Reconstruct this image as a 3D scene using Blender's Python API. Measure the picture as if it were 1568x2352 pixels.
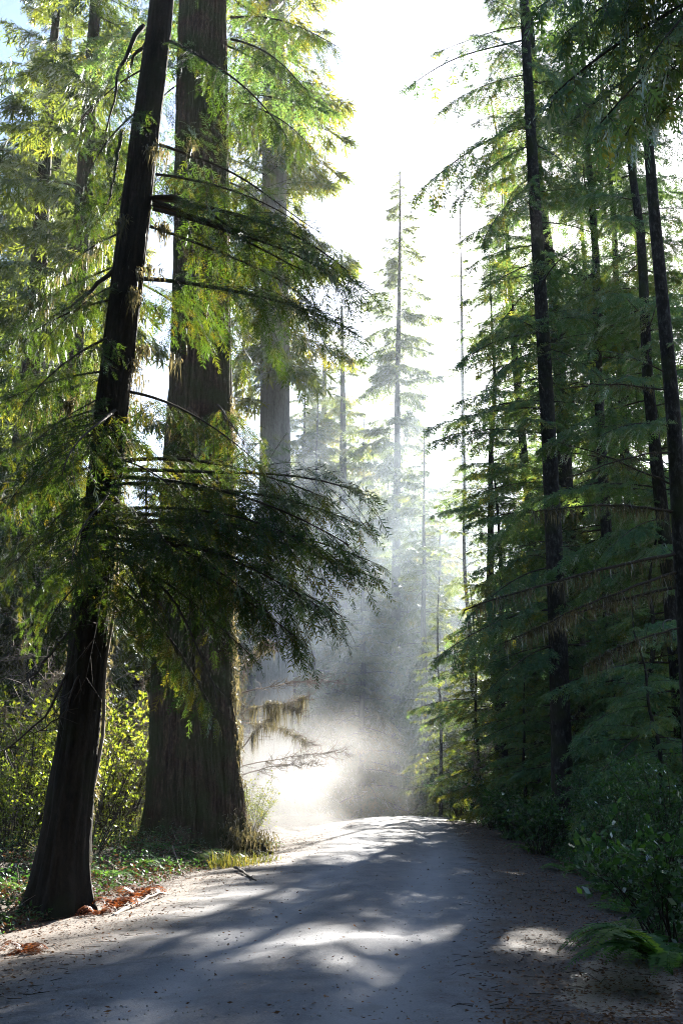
import bpy, math
import numpy as np
from math import radians, sin, cos, pi, atan, sqrt
from mathutils import Vector, Matrix, noise as mnoise

scene = bpy.context.scene
for o in list(bpy.data.objects):
    bpy.data.objects.remove(o)
COL = scene.collection

# ------------------------------------------------------------------ camera, world, sun, exposure
CAM_H = 1.6
PITCH = atan((1850 - 1176) / 2352.0)
cam_d = bpy.data.cameras.new('camera'); cam = bpy.data.objects.new('camera', cam_d); COL.objects.link(cam)
cam_d.sensor_fit = 'VERTICAL'; cam_d.sensor_height = 36.0; cam_d.lens = 36.0
cam_d.clip_start = 0.1; cam_d.clip_end = 5000
cam.location = (0, 0, CAM_H); cam.rotation_euler = (pi / 2 + PITCH, 0, 0)
scene.camera = cam

SUN_EL, SUN_AZ = radians(29.5), radians(15.5)          # azimuth measured from +Y (view) towards +X
world = bpy.data.worlds.new('World'); scene.world = world; world.use_nodes = True
wn = world.node_tree.nodes; wl = world.node_tree.links; wn.clear()
sky = wn.new('ShaderNodeTexSky'); sky.sky_type = 'NISHITA'; sky.sun_disc = False
sky.sun_elevation = SUN_EL; sky.sun_rotation = SUN_AZ; sky.air_density = 1.0; sky.dust_density = 0.7; sky.ozone_density = 2.5
bg = wn.new('ShaderNodeBackground'); bg.inputs['Strength'].default_value = 0.05
wo = wn.new('ShaderNodeOutputWorld')
wl.new(sky.outputs[0], bg.inputs[0]); wl.new(bg.outputs[0], wo.inputs[0])

sun_d = bpy.data.lights.new('sun', 'SUN'); sun = bpy.data.objects.new('sun', sun_d); COL.objects.link(sun)
sun_d.energy = 5.0; sun_d.angle = radians(0.5); sun_d.color = (1.0, 0.94, 0.84)
SUN_DIR = Vector((sin(SUN_AZ) * cos(SUN_EL), cos(SUN_AZ) * cos(SUN_EL), sin(SUN_EL)))
sun.rotation_euler = SUN_DIR.to_track_quat('Z', 'Y').to_euler()
sun.location = SUN_DIR * 60

scene.view_settings.view_transform = 'Standard'; scene.view_settings.look = 'None'
scene.view_settings.exposure = 2.8; scene.view_settings.gamma = 1.0
scene.view_settings.use_curve_mapping = False
HAZE = 0.00025
cy = scene.cycles
cy.max_bounces = 4; cy.diffuse_bounces = 2; cy.glossy_bounces = 1; cy.transmission_bounces = 2
cy.volume_bounces = 0; cy.transparent_max_bounces = 32
cy.use_denoising = True; cy.denoising_prefilter = 'NONE'; cy.denoising_input_passes = 'RGB_ALBEDO_NORMAL'; cy.volume_step_rate = 2.5; cy.filter_width = 1.0; cy.volume_max_steps = 64
try: cy.denoiser = 'OPENIMAGEDENOISE'
except Exception: pass
cy.caustics_reflective = False; cy.caustics_refractive = False
cy.sample_clamp_indirect = 4.0

# ------------------------------------------------------------------ pixel -> place (1568 x 2352 photograph grid)
def ray(px, py):
    r = (px - 784) / 2352.0; u = (1176 - py) / 2352.0
    return np.array([r, cos(PITCH) - u * sin(PITCH), sin(PITCH) + u * cos(PITCH)])
def at(px, py, Y):
    d = ray(px, py); return np.array([0, 0, CAM_H]) + d * (Y / d[1])

# ------------------------------------------------------------------ terrain
EY = [-20, 0, 8.6, 11.5, 17, 27, 48, 70, 120]
EL = [-5.2, -4.4, -4.1, -4.0, -3.7, -2.2, -0.6, 2.0, 12.0]
ER = [1.6, 2.0, 2.9, 3.5, 4.3, 5.0, 6.0, 8.5, 18.5]
def edges(y): return np.interp(y, EY, EL), np.interp(y, EY, ER)
def smooth(a, b, x):
    t = np.clip((x - a) / (b - a), 0, 1); return t * t * (3 - 2 * t)
def zroad(y): return 0.86 * smooth(8, 50, y) - 1.2 * smooth(50, 95, y)
def vnoise(x, y, f, seed=0.0):
    return (np.sin(x * f * 1.0 + 1.3 + seed) * np.cos(y * f * 1.27 + 0.7 * seed)
            + 0.6 * np.sin(x * f * 2.1 - y * f * 1.7 + 2.1 + seed)
            + 0.35 * np.sin(x * f * 4.3 + y * f * 3.9 + seed * 3.1)
            + 0.2 * np.cos(x * f * 7.7 - y * f * 8.9 + seed * 1.7)) / 2.15
def H(x, y):
    x = np.asarray(x, float); y = np.asarray(y, float)
    l, r = edges(y)
    base = zroad(y)
    dl = np.maximum(l - x, 0); dr = np.maximum(x - r, 0)
    u = np.clip((x - l) / (r - l), 0, 1)
    crown = 0.20 * (1 - (2 * u - 1) ** 2)
    bank = 0.22 * smooth(0, 1.6, dl) - 0.35 * smooth(2.5, 9, dl) + 0.35 * smooth(0, 2.2, dr) + 0.5 * smooth(2, 14, dr)
    off = smooth(0, 1.2, dl + dr)
    return base + crown + bank + off * 0.16 * vnoise(x, y, 0.9, 1.0) + 0.018 * vnoise(x, y, 3.1, 2.0)
def gz(x, y): return float(H(x, y))
def ground_at(px, py):
    d = ray(px, py); t = 5.0
    for k in range(4000):
        p = np.array([0, 0, CAM_H]) + d * t
        if p[2] < gz(p[0], p[1]): return p
        t += 0.04
    return p
def on_ground(px, Y):
    "x under pixel column px at depth Y, on the ground (two refinements)"
    z = gz(0, Y)
    for k in range(6):
        # find py whose ray at depth Y has height z
        u = None
        # d = (r, c - u s, s + u c): (z - h)/Y = (s + u c)/(c - u s)
        q = (z - CAM_H) / Y
        u = (q * cos(PITCH) - sin(PITCH)) / (cos(PITCH) + q * sin(PITCH))
        x = (px - 784) / 2352.0 / (cos(PITCH) - u * sin(PITCH)) * Y
        z = gz(x, Y)
    return np.array([x, Y, z])

# ------------------------------------------------------------------ materials
def newmat(name):
    m = bpy.data.materials.new(name); m.use_nodes = True
    n = m.node_tree.nodes; n.clear(); return m, n, m.node_tree.links
def ramp(n, stops):
    r = n.new('ShaderNodeValToRGB'); e = r.color_ramp.elements
    e[0].position, e[0].color = stops[0][0], (*stops[0][1], 1)
    e[1].position, e[1].color = stops[-1][0], (*stops[-1][1], 1)
    for p, c in stops[1:-1]:
        q = e.new(p); q.color = (*c, 1)
    return r
def leaf_mat(name, a, b, c, trans=0.5, tcol=(1.25, 1.25, 0.45), gloss=0.10, rough=0.35):
    m, n, l = newmat(name)
    at_ = n.new('ShaderNodeAttribute'); at_.attribute_name = 'tint'
    oi = n.new('ShaderNodeObjectInfo')
    ad = n.new('ShaderNodeMath'); ad.operation = 'MULTIPLY_ADD'; ad.inputs[1].default_value = 0.25
    l.new(oi.outputs['Random'], ad.inputs[0])
    sc = n.new('ShaderNodeMath'); sc.operation = 'MULTIPLY'; sc.inputs[1].default_value = 0.75
    l.new(at_.outputs['Fac'], sc.inputs[0]); l.new(sc.outputs[0], ad.inputs[2])
    r = ramp(n, [(0.0, a), (0.6, b), (1.0, c)]); l.new(ad.outputs[0], r.inputs[0])
    mul = n.new('ShaderNodeMixRGB'); mul.blend_type = 'MULTIPLY'; mul.inputs[0].default_value = 1.0
    mul.inputs[2].default_value = (*[min(4.5, t * 1.7) for t in tcol], 1); l.new(r.outputs[0], mul.inputs[1])
    d = n.new('ShaderNodeBsdfDiffuse'); t = n.new('ShaderNodeBsdfTranslucent'); g = n.new('ShaderNodeBsdfGlossy')
    g.inputs['Roughness'].default_value = rough; g.inputs['Color'].default_value = (0.9, 0.95, 1, 1)
    l.new(r.outputs[0], d.inputs[0]); l.new(mul.outputs[0], t.inputs[0])
    mx = n.new('ShaderNodeMixShader'); mx.inputs[0].default_value = trans
    l.new(d.outputs[0], mx.inputs[1]); l.new(t.outputs[0], mx.inputs[2])
    fr = n.new('ShaderNodeFresnel'); fr.inputs[0].default_value = 1.4
    fm = n.new('ShaderNodeMath'); fm.operation = 'MULTIPLY'; fm.inputs[1].default_value = gloss * 10 * 0.5
    l.new(fr.outputs[0], fm.inputs[0]); fm.use_clamp = True
    m2 = n.new('ShaderNodeMixShader'); l.new(fm.outputs[0], m2.inputs[0])
    l.new(mx.outputs[0], m2.inputs[1]); l.new(g.outputs[0], m2.inputs[2])
    o = n.new('ShaderNodeOutputMaterial'); l.new(m2.outputs[0], o.inputs[0]); return m
def bark_mat(name, dark, mid, light, moss=None, moss_amt=0.5, zs=0.12, sc=9.0, bump=0.5):
    m, n, l = newmat(name)
    tc = n.new('ShaderNodeTexCoord'); mp = n.new('ShaderNodeMapping'); mp.inputs['Scale'].default_value = (1, 1, zs)
    l.new(tc.outputs['Object'], mp.inputs[0])
    nz = n.new('ShaderNodeTexNoise'); nz.inputs['Scale'].default_value = sc; nz.inputs['Detail'].default_value = 5; nz.inputs['Roughness'].default_value = 0.65
    l.new(mp.outputs[0], nz.inputs[0])
    nb = n.new('ShaderNodeTexNoise'); nb.inputs['Scale'].default_value = sc * 2.2; nb.inputs['Detail'].default_value = 6; nb.inputs['Roughness'].default_value = .75
    mb = n.new('ShaderNodeMapping'); mb.inputs['Scale'].default_value = (1, 1, .35); l.new(tc.outputs['Object'], mb.inputs[0]); l.new(mb.outputs[0], nb.inputs[0])
    hb_ = n.new('ShaderNodeMath'); hb_.operation = 'MULTIPLY_ADD'; hb_.inputs[1].default_value = .55; l.new(nb.outputs['Fac'], hb_.inputs[0])
    hm_ = n.new('ShaderNodeMath'); hm_.operation = 'MULTIPLY'; hm_.inputs[1].default_value = .5; l.new(nz.outputs['Fac'], hm_.inputs[0]); l.new(hm_.outputs[0], hb_.inputs[2])
    r = ramp(n, [(0.36, dark), (0.53, mid), (0.70, light)]); l.new(hb_.outputs[0], r.inputs[0])
    col = r.outputs[0]
    if moss:
        n2 = n.new('ShaderNodeTexNoise'); n2.inputs['Scale'].default_value = 1.3; n2.inputs['Detail'].default_value = 6
        l.new(tc.outputs['Object'], n2.inputs[0])
        rr = n.new('ShaderNodeMapRange'); rr.inputs[1].default_value = 0.62 - 0.3 * moss_amt; rr.inputs[2].default_value = 0.75 - 0.2 * moss_amt
        l.new(n2.outputs['Fac'], rr.inputs[0])
        mx = n.new('ShaderNodeMixRGB'); mx.inputs[2].default_value = (*moss, 1)
        l.new(rr.outputs[0], mx.inputs[0]); l.new(col, mx.inputs[1]); col = mx.outputs[0]
    bs = n.new('ShaderNodeBsdfPrincipled'); bs.inputs['Roughness'].default_value = 0.9; bs.inputs['Specular IOR Level'].default_value = 0.2
    l.new(col, bs.inputs['Base Color'])
    bp = n.new('ShaderNodeBump'); bp.inputs['Strength'].default_value = bump; bp.inputs['Distance'].default_value = 0.12
    l.new(hb_.outputs[0], bp.inputs['Height']); l.new(bp.outputs[0], bs.inputs['Normal'])
    o = n.new('ShaderNodeOutputMaterial'); l.new(bs.outputs[0], o.inputs[0]); return m
def plain_mat(name, a, b, sc=6.0, rough=0.85):
    m, n, l = newmat(name)
    tc = n.new('ShaderNodeTexCoord'); nz = n.new('ShaderNodeTexNoise'); nz.inputs['Scale'].default_value = sc; nz.inputs['Detail'].default_value = 5
    l.new(tc.outputs['Object'], nz.inputs[0]); r = ramp(n, [(0.3, a), (0.7, b)]); l.new(nz.outputs['Fac'], r.inputs[0])
    bs = n.new('ShaderNodeBsdfPrincipled'); bs.inputs['Roughness'].default_value = rough
    l.new(r.outputs[0], bs.inputs['Base Color'])
    bp = n.new('ShaderNodeBump'); bp.inputs['Strength'].default_value = 0.4; bp.inputs['Distance'].default_value = 0.02
    l.new(nz.outputs['Fac'], bp.inputs['Height']); l.new(bp.outputs[0], bs.inputs['Normal'])
    o = n.new('ShaderNodeOutputMaterial'); l.new(bs.outputs[0], o.inputs[0]); return m

M = {}
M['cedar'] = leaf_mat('cedar_foliage', (0.020, 0.044, 0.024), (0.034, 0.070, 0.025), (0.085, 0.074, 0.024), 0.42, (1.6, 1.35, 0.30), gloss=.03, rough=.5)
M['hemlock'] = leaf_mat('hemlock_foliage', (0.045, 0.100, 0.072), (0.068, 0.14, 0.080), (0.14, 0.145, 0.05), 0.42, (1.75, 1.4, 0.45), gloss=.03, rough=.5)
M['far'] = leaf_mat('far_foliage', (0.035, 0.070, 0.036), (0.065, 0.10, 0.036), (0.13, 0.12, 0.034), 0.6, (1.75, 1.35, 0.4), gloss=.05)
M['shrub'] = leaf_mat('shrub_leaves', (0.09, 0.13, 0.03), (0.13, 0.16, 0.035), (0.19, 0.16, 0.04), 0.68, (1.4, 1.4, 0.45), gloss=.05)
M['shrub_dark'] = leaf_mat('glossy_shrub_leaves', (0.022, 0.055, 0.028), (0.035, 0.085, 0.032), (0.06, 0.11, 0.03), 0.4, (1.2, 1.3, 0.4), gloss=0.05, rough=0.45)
M['fern'] = leaf_mat('fern_fronds', (0.05, 0.12, 0.05), (0.075, 0.15, 0.05), (0.12, 0.16, 0.045), 0.45, (1.2, 1.3, 0.4), gloss=.02)
M['bracken'] = leaf_mat('dead_bracken', (0.07, 0.026, 0.012), (0.12, 0.045, 0.018), (0.17, 0.08, 0.035), 0.4, (1.3, 0.85, 0.4), gloss=0.03)
M['grass'] = leaf_mat('grass_blades', (0.06, 0.085, 0.025), (0.12, 0.12, 0.04), (0.22, 0.17, 0.08), 0.4, (1.25, 1.2, 0.45), gloss=.02)
M['moss'] = leaf_mat('hanging_moss', (0.05, 0.05, 0.028), (0.085, 0.08, 0.048), (0.15, 0.13, 0.085), 0.5, (1.15, 1.05, 0.75), gloss=0.02)
M['litter'] = leaf_mat('fallen_leaves', (0.035, 0.020, 0.012), (0.10, 0.055, 0.03), (0.22, 0.13, 0.075), 0.2, (1.2, 0.9, 0.5), gloss=0.015, rough=.6)
M['bark_cedar'] = bark_mat('cedar_bark', (0.005, 0.004, 0.003), (0.016, 0.012, 0.008), (0.036, 0.028, 0.020), (0.018, 0.02, 0.007), 0.3)
M['bark_redwood'] = bark_mat('redwood_bark', (0.005, 0.003, 0.002), (0.048, 0.028, 0.018), (0.16, 0.105, 0.068), (0.034, 0.040, 0.012), 0.8, 0.05, 9.0, 1.0)  # furrow shade and lit ridges heightened in the bark colour itself
M['bark_hazed'] = bark_mat('hazed_redwood_bark', (0.12, 0.11, 0.11), (0.22, 0.21, 0.21), (0.30, 0.29, 0.29), None, 0, 0.05, 5.0, 0.8)  # paleness of the mist put into the redwood's bark colour
M['bark_hemlock'] = bark_mat('hemlock_bark', (0.007, 0.006, 0.005), (0.020, 0.017, 0.015), (0.10, 0.10, 0.095), (0.025, 0.03, 0.012), 0.4, 0.5, 10.0, 0.6)
M['twig'] = plain_mat('twig_bark', (0.018, 0.012, 0.008), (0.05, 0.036, 0.024))
M['twig_pale'] = plain_mat('pale_twig_bark', (0.16, 0.125, 0.095), (0.36, 0.30, 0.24))
M['stick'] = plain_mat('weathered_stick', (0.22, 0.17, 0.13), (0.45, 0.38, 0.31), 14)
M['stone'] = plain_mat('gravel_stone', (0.12, 0.11, 0.10), (0.28, 0.26, 0.24), 20)

# ------------------------------------------------------------------ mesh helpers
class Acc:
    def __init__(s): s.v = []; s.f = []; s.t = []; s.n = 0
    def add(s, v, f, tint=0.5):
        v = np.asarray(v, float).reshape(-1, 3); f = np.asarray(f, np.int64).reshape(-1, 3)
        s.v.append(v); s.f.append(f + s.n); s.n += len(v)
        s.t.append(np.full(len(v), tint) if np.isscalar(tint) else np.asarray(tint, float))
    def soup(s, tris, tint):
        "tris (N,3,3), tint (N,)"
        N = len(tris)
        if N == 0: return
        s.add(tris.reshape(-1, 3), np.arange(3 * N).reshape(-1, 3), np.repeat(tint, 3))
    def arrays(s):
        return np.concatenate(s.v), np.concatenate(s.f), np.concatenate(s.t)
def mesh_from(name, v, f, t=None, mat=None, shade=False):
    me = bpy.data.meshes.new(name)
    me.vertices.add(len(v)); me.vertices.foreach_set('co', np.ascontiguousarray(v, np.float32).ravel())
    k = f.shape[1]
    me.loops.add(k * len(f)); me.loops.foreach_set('vertex_index', np.ascontiguousarray(f, np.int32).ravel())
    me.polygons.add(len(f)); me.polygons.foreach_set('loop_start', np.arange(0, k * len(f), k, dtype=np.int32))
    if shade: me.polygons.foreach_set('use_smooth', np.ones(len(f), bool))
    if t is not None:
        a = me.attributes.new('tint', 'FLOAT', 'POINT'); a.data.foreach_set('value', np.asarray(t, np.float32))
    me.update(calc_edges=True)
    if mat: me.materials.append(mat)
    return me
def acc_mesh(name, acc, mat, shade=False):
    v, f, t = acc.arrays(); return mesh_from(name, v, f, t, mat, shade)
def obj(name, me, parent=None, loc=None, rotz=0.0, scale=1.0):
    o = bpy.data.objects.new(name, me); COL.objects.link(o)
    if loc is not None: o.location = loc
    o.rotation_euler = (0, 0, rotz); o.scale = (scale,) * 3
    if parent: o.parent = parent
    return o
def thing(name, label, cat, loc=(0, 0, 0), rotz=0.0, scale=1.0, group=None):
    o = bpy.data.objects.new(name, None); COL.objects.link(o)
    o.location = loc; o.rotation_euler = (0, 0, rotz); o.scale = (scale,) * 3
    o['label'] = label; o['category'] = cat
    if group: o['group'] = group
    return o
def tag(o, label, cat=None, kind=None, group=None):
    o['label'] = label
    if cat: o['category'] = cat
    if kind: o['kind'] = kind
    if group: o['group'] = group
    return o
def norm(a): return a / np.maximum(np.linalg.norm(a, axis=-1, keepdims=True), 1e-9)

def tube(acc, pts, rad, seg=6, tint=0.5, cap=True):
    pts = np.asarray(pts, float); n = len(pts); rad = np.broadcast_to(np.asarray(rad, float), (n,))
    tg = norm(np.gradient(pts, axis=0))
    ref = np.array([0, 0, 1.0]) if abs(tg[:, 2]).mean() < 0.8 else np.array([1.0, 0, 0])
    X = norm(np.cross(ref, tg)); Y = np.cross(tg, X)
    a = np.arange(seg) * 2 * pi / seg
    ring = pts[:, None] + rad[:, None, None] * (np.cos(a)[None, :, None] * X[:, None] + np.sin(a)[None, :, None] * Y[:, None])
    v = ring.reshape(-1, 3); f = []
    i = np.arange(n - 1)[:, None] * seg; j = np.arange(seg)[None]; j2 = (j + 1) % seg
    A, B, C, D = i + j, i + j2, i + seg + j2, i + seg + j
    f = np.concatenate([np.stack([A, B, C], -1).reshape(-1, 3), np.stack([A, C, D], -1).reshape(-1, 3)])
    if cap:
        v = np.concatenate([v, pts[:1], pts[-1:]]); k = n * seg
        jj = np.arange(seg); j3 = (jj + 1) % seg
        f = np.concatenate([f, np.stack([j3, jj, np.full(seg, k)], -1), np.stack([jj + k - seg, j3 + k - seg, np.full(seg, k + 1)], -1)])
    acc.add(v, f, tint)
def sticks(acc, A, B, ra, rb, tint=0.5):
    "N three-sided tapered prisms"
    A = np.asarray(A, float); B = np.asarray(B, float); N = len(A)
    if N == 0: return
    d = norm(B - A); ref = np.where(np.abs(d[:, 2:3]) < 0.9, np.array([[0, 0, 1.0]]), np.array([[1.0, 0, 0]]))
    X = norm(np.cross(ref, d)); Y = np.cross(d, X)
    ra = np.broadcast_to(ra, (N,))[:, None]; rb = np.broadcast_to(rb, (N,))[:, None]
    vs = []
    for P, r in ((A, ra), (B, rb)):
        for a in (0, 2.0944, 4.18879): vs.append(P + r * (cos(a) * X + sin(a) * Y))
    v = np.stack(vs, 1).reshape(-1, 3); base = np.arange(N)[:, None] * 6
    q = np.array([[0, 1, 4], [0, 4, 3], [1, 2, 5], [1, 5, 4], [2, 0, 3], [2, 3, 5]])
    acc.add(v, (base[:, None] + q[None]).reshape(-1, 3), tint)
def place(tmpl, O, X, Z, S):
    "tmpl (T,3,3) tris; N placements -> (N*T,3,3)"
    X = norm(X); Y = norm(np.cross(Z, X)); Z = np.cross(X, Y)
    B = np.stack([X, Y, Z], 1)                       # rows
    P = np.einsum('tvk,nkc->ntvc', tmpl, B) * np.asarray(S)[:, None, None, None] + O[:, None, None]
    return P.reshape(-1, 3, 3)
def curve(A, B, sag, n=10, wob=0.0, rng=None):
    A = np.asarray(A, float); B = np.asarray(B, float); t = np.linspace(0, 1, n)[:, None]
    p = A + (B - A) * t; p[:, 2] += sag * 4 * (t * (1 - t))[:, 0]
    if wob and rng is not None:
        w = rng.normal(0, wob, (n, 3)); w[0] = 0; p += np.cumsum(w, 0) * 0.5
    return p

# leaf-spray templates: x along the spray, y across, z up
def kite(b, d, L, w, lift=0.0):
    b = np.array(b, float); d = np.array(d, float); d /= np.linalg.norm(d); s = np.array([-d[1], d[0], 0])
    m = b + d * L * 0.45; t = b + d * L; m1 = m + s * w * .5; m2 = m - s * w * .5
    m1[2] += lift; m2[2] += lift
    return [[b, m2, t], [b, t, m1]]
def tmpl_cedar(rg, n=7):
    T = []
    for i in range(n):
        t = 0.08 + 0.8 * i / (n - 1) + rg.normal(0, .02)
        for s in (-1, 1):
            if rg.uniform() < .12: continue
            L = 0.42 * (1 - 0.5 * t) * rg.uniform(.55, 1.2); a = rg.uniform(.5, .95)
            T += kite((t, 0, -0.10 * t * t), (cos(a), s * sin(a), -0.22 + rg.normal(0, .12)), L, rg.uniform(.040, .062))
    T += kite((0, 0, 0), (1, rg.normal(0, .06), -.08), rg.uniform(.85, 1.05), 0.04)
    return np.array(T)
def tmpl_hemlock():
    T = []
    for i in range(4):
        t = 0.05 + 0.75 * i / 3; L = 0.42 * (1 - 0.4 * t)
        for s in (-1, 1):
            k = kite((t, 0, 0), (cos(.95), s * sin(.95), -0.15 - .1 * (i % 2)), L, 0.15); T += [k[0]] if i % 2 else k
    T += kite((0, 0, 0), (1, 0, -.15), 1.05, 0.10)
    return np.array(T)
def tmpl_far():
    T = []
    for i in range(2):
        for s in (-1, 1): T += kite((.1 + .4 * i, 0, 0), (cos(.8), s * sin(.8), -0.2), 0.55 - .1 * i, 0.17)[:1]
    T += kite((0, 0, 0), (1, 0, -.2), 1.0, 0.16)
    return np.array(T)
rgt = np.random.default_rng(3)
TC, TH, TF = [tmpl_cedar(rgt, k) for k in (5, 6, 7, 8)], [tmpl_hemlock()], [tmpl_far()]

def make_bough(rng, L, n_side, side_frac, rise, droop, tmpl, step, spray, hang, wood_r=0.02, sparse=1.0, bare=0.12):
    "a bough along +x; returns foliage tris, tints, wood Acc"
    K = 12; t = np.linspace(0, 1, K)
    ax = np.stack([L * t, 0.04 * L * np.sin(t * 5 + rng.uniform(0, 6)) * t, L * (rise * t - droop * t * t)], 1)
    W = Acc(); tube(W, ax, wood_r * (1 - .88 * t) + .003, 5)
    O, X, Z, S, TI = [], [], [], [], []
    sa, sb = [], []
    for i in range(n_side):
        tt = bare + (1 - bare) * (i + rng.uniform(0, 1)) / n_side; tt = min(tt, .99)
        p = np.array([np.interp(tt, t, ax[:, k]) for k in range(3)])
        side = 1 if i % 2 else -1
        ang = radians(68 - 34 * tt + rng.normal(0, 9))
        ln = L * side_frac * (sqrt(tt) * (1 - tt) * 2.0 + 0.22) * rng.uniform(.6, 1.25)
        slope = rise - 2 * droop * tt
        d = np.array([cos(ang), side * sin(ang), slope * .6 - hang * rng.uniform(.1, .7)]); d /= np.linalg.norm(d)
        m = max(2, int(ln / step)); dr = hang * rng.uniform(.4, 1.0)
        prev = p
        for k in range(m):
            s = ln * (k + 1) / m
            q = p + d * s + np.array([0, 0, -dr * s * s / ln * .6]); 
            sa.append(prev); sb.append(q); prev_ = prev; prev = q
            dd = q - prev_; dd /= np.linalg.norm(dd)
            if rng.uniform() > sparse: continue
            for e in ((-1, 1) if k < m - 1 else (0,)):
                a = e * radians(rng.uniform(30, 58))
                x = np.array([dd[0] * cos(a) - dd[1] * sin(a), dd[0] * sin(a) + dd[1] * cos(a), dd[2] - hang * rng.uniform(.1, 1.1)])
                O.append(q - dd * step * rng.uniform(0, .8)); X.append(x)
                Z.append([rng.normal(0, .45), rng.normal(0, .45), 1]); S.append(spray * rng.uniform(.45, 1.35)); TI.append(rng.uniform())
    for k in range(6):
        O.append(ax[-1 - k // 3]); X.append([1, rng.normal(0, .5), -droop - hang * .5]); Z.append([0, rng.normal(0, .3), 1]); S.append(spray); TI.append(rng.uniform())
    sticks(W, np.array(sa), np.array(sb), 0.0045, 0.002)
    O, X, Z, S, TI = np.array(O), np.array(X), np.array(Z, float), np.array(S), np.array(TI); trs, tis = [], []
    pick = rng.integers(0, len(tmpl), len(O))
    for k, tm in enumerate(tmpl):
        m = pick == k
        if m.any(): trs.append(place(tm, O[m], X[m], Z[m], S[m])); tis.append(np.repeat(TI[m], len(tm)))
    return np.concatenate(trs), np.concatenate(tis), W, ax
def xform(tr, yaw, pitch, s, o):
    cyw, syw, cp, sp = cos(yaw), sin(yaw), cos(pitch), sin(pitch)
    Ry = np.array([[cp, 0, -sp], [0, 1, 0], [sp, 0, cp]]); Rz = np.array([[cyw, -syw, 0], [syw, cyw, 0], [0, 0, 1]])
    return (tr.reshape(-1, 3) @ (Rz @ Ry).T * s + o).reshape(tr.shape)

rng = np.random.default_rng(11)
B_CEDAR = [make_bough(rng, 2.6, 32, .38, .08, .26, TC, .12, .235, .55, .022) for i in range(4)]
B_HEM = [make_bough(rng, 3.0, 33, .32, .10, .30, TH, .16, .27, .45, .022) for i in range(4)]
B_HEMS = [make_bough(rng, 3.0, 18, .24, .05, .22, TH, .2, .27, .5, .022, .75, .25) for i in range(2)]
B_FAR = [make_bough(rng, 3.4, 22, .36, .08, .28, TF, .24, .66, .5, .03) for i in range(3)]

# ------------------------------------------------------------------ trunks and trees
def trunk_mesh(name, pts, rad, mat, seg=20, rings=40, flute=0.05, nfl=9, flare=0.5, flare_h=1.0, seed=0, moss=None):
    "pts relative to the base; radii per point; fluted bark"
    pts = np.asarray(pts, float); z = pts[:, 2]
    zz = np.concatenate([np.linspace(z[0], min(z[0] + 3.5, z[-1]), rings // 3, endpoint=False), np.linspace(min(z[0] + 3.5, z[-1] - .1), z[-1], rings - rings // 3)])
    P = np.stack([np.interp(zz, z, pts[:, 0]), np.interp(zz, z, pts[:, 1]), zz], 1)
    R = np.interp(zz, z, rad) * (1 + flare * np.exp(-np.maximum(zz - z[0] - .1, 0) / flare_h))
    a = np.arange(seg) * 2 * pi / seg
    A, Zg = np.meshgrid(a, zz)
    root = np.exp(-np.maximum(Zg, 0) / (flare_h * .9))
    w = .55 * np.sin(Zg * .42 + 2 * A + seed) + .35 * np.sin(Zg * 1.1 - 3 * A + seed * 2) + .18 * np.sin(Zg * 2.9 + 5 * A)
    r1 = 1 - np.abs(np.sin(A * nfl / 2 + w + seed)); r2 = 1 - np.abs(np.sin(A * round(nfl * 1.3) + 1.7 * w - seed + .5 * np.sin(Zg * 3.3)))
    r3 = np.sin(A * 2 + Zg * .5 + seed) + .6 * np.sin(A * 3 - Zg * .33)
    fl = flute * (.35 * r3 - 1.1 * r1 ** 3 - .7 * r2 ** 2 + .25 * np.sin(Zg * 5.1 + A * 7)) + root ** 1.5 * flare * (.5 * np.sin(A * 5 + seed + .4 * np.sin(A * 2)) + .25 * np.sin(A * 9 + 2 * seed))
    Rg = R[:, None] * (1 + fl)
    V = np.stack([P[:, 0:1] + Rg * np.cos(A), P[:, 1:2] + Rg * np.sin(A), Zg + 0 * A], -1).reshape(-1, 3)
    n = len(zz); i = np.arange(n - 1)[:, None] * seg; j = np.arange(seg)[None]; j2 = (j + 1) % seg
    F = np.stack([i + j, i + j2, i + seg + j2, i + seg + j], -1).reshape(-1, 4)
    return mesh_from(name, V, F, None, mat, True)

def crown_acc(rng, boughs, h0, h1, Lmax, n, shape='cone', up=0.0, lean=None, gaps=0.0, azs=None):
    "foliage tris and limb wood for a crown between heights h0 and h1"
    tr, ti, W = [], [], Acc()
    for i in range(n):
        u = (i + rng.uniform()) / n; z = h0 + (h1 - h0) * u
        if gaps and rng.uniform() < gaps * (0.5 + 0.5 * sin(z * 1.1)): continue
        if shape == 'cone': L = Lmax * (1 - u) ** .75 * rng.uniform(.65, 1.1) + .35
        elif shape == 'column': L = Lmax * (1 - u ** 4) * rng.uniform(.55, 1.1) + .3
        else: L = Lmax * (sin(pi * (u * .85 + .12)) ** .7) * rng.uniform(.55, 1.1) + .2
        b = boughs[rng.integers(len(boughs))]; bl = b[3][-1, 0]; s = L / bl
        yaw = rng.uniform(0, 2 * pi) if azs is None else azs[rng.integers(len(azs))] + rng.normal(0, .4)
        o = np.array([0, 0, z]) if lean is None else np.array([np.interp(z, lean[:, 2], lean[:, 0]), np.interp(z, lean[:, 2], lean[:, 1]), z])
        pit = rng.normal(up - .12 + .35 * u, .13)
        k = max(s, .45)
        # foliage keeps its own size when a bough is stretched
        tr.append(xform(b[0], yaw, pit, s, o)); ti.append(b[1] * .6 + .4 * rng.uniform())
        v = np.concatenate(b[2].v[:1]); W.add(xform(b[2].v[0], yaw, pit, s, o), b[2].f[0])
    return np.concatenate(tr), np.concatenate(ti), W

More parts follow.
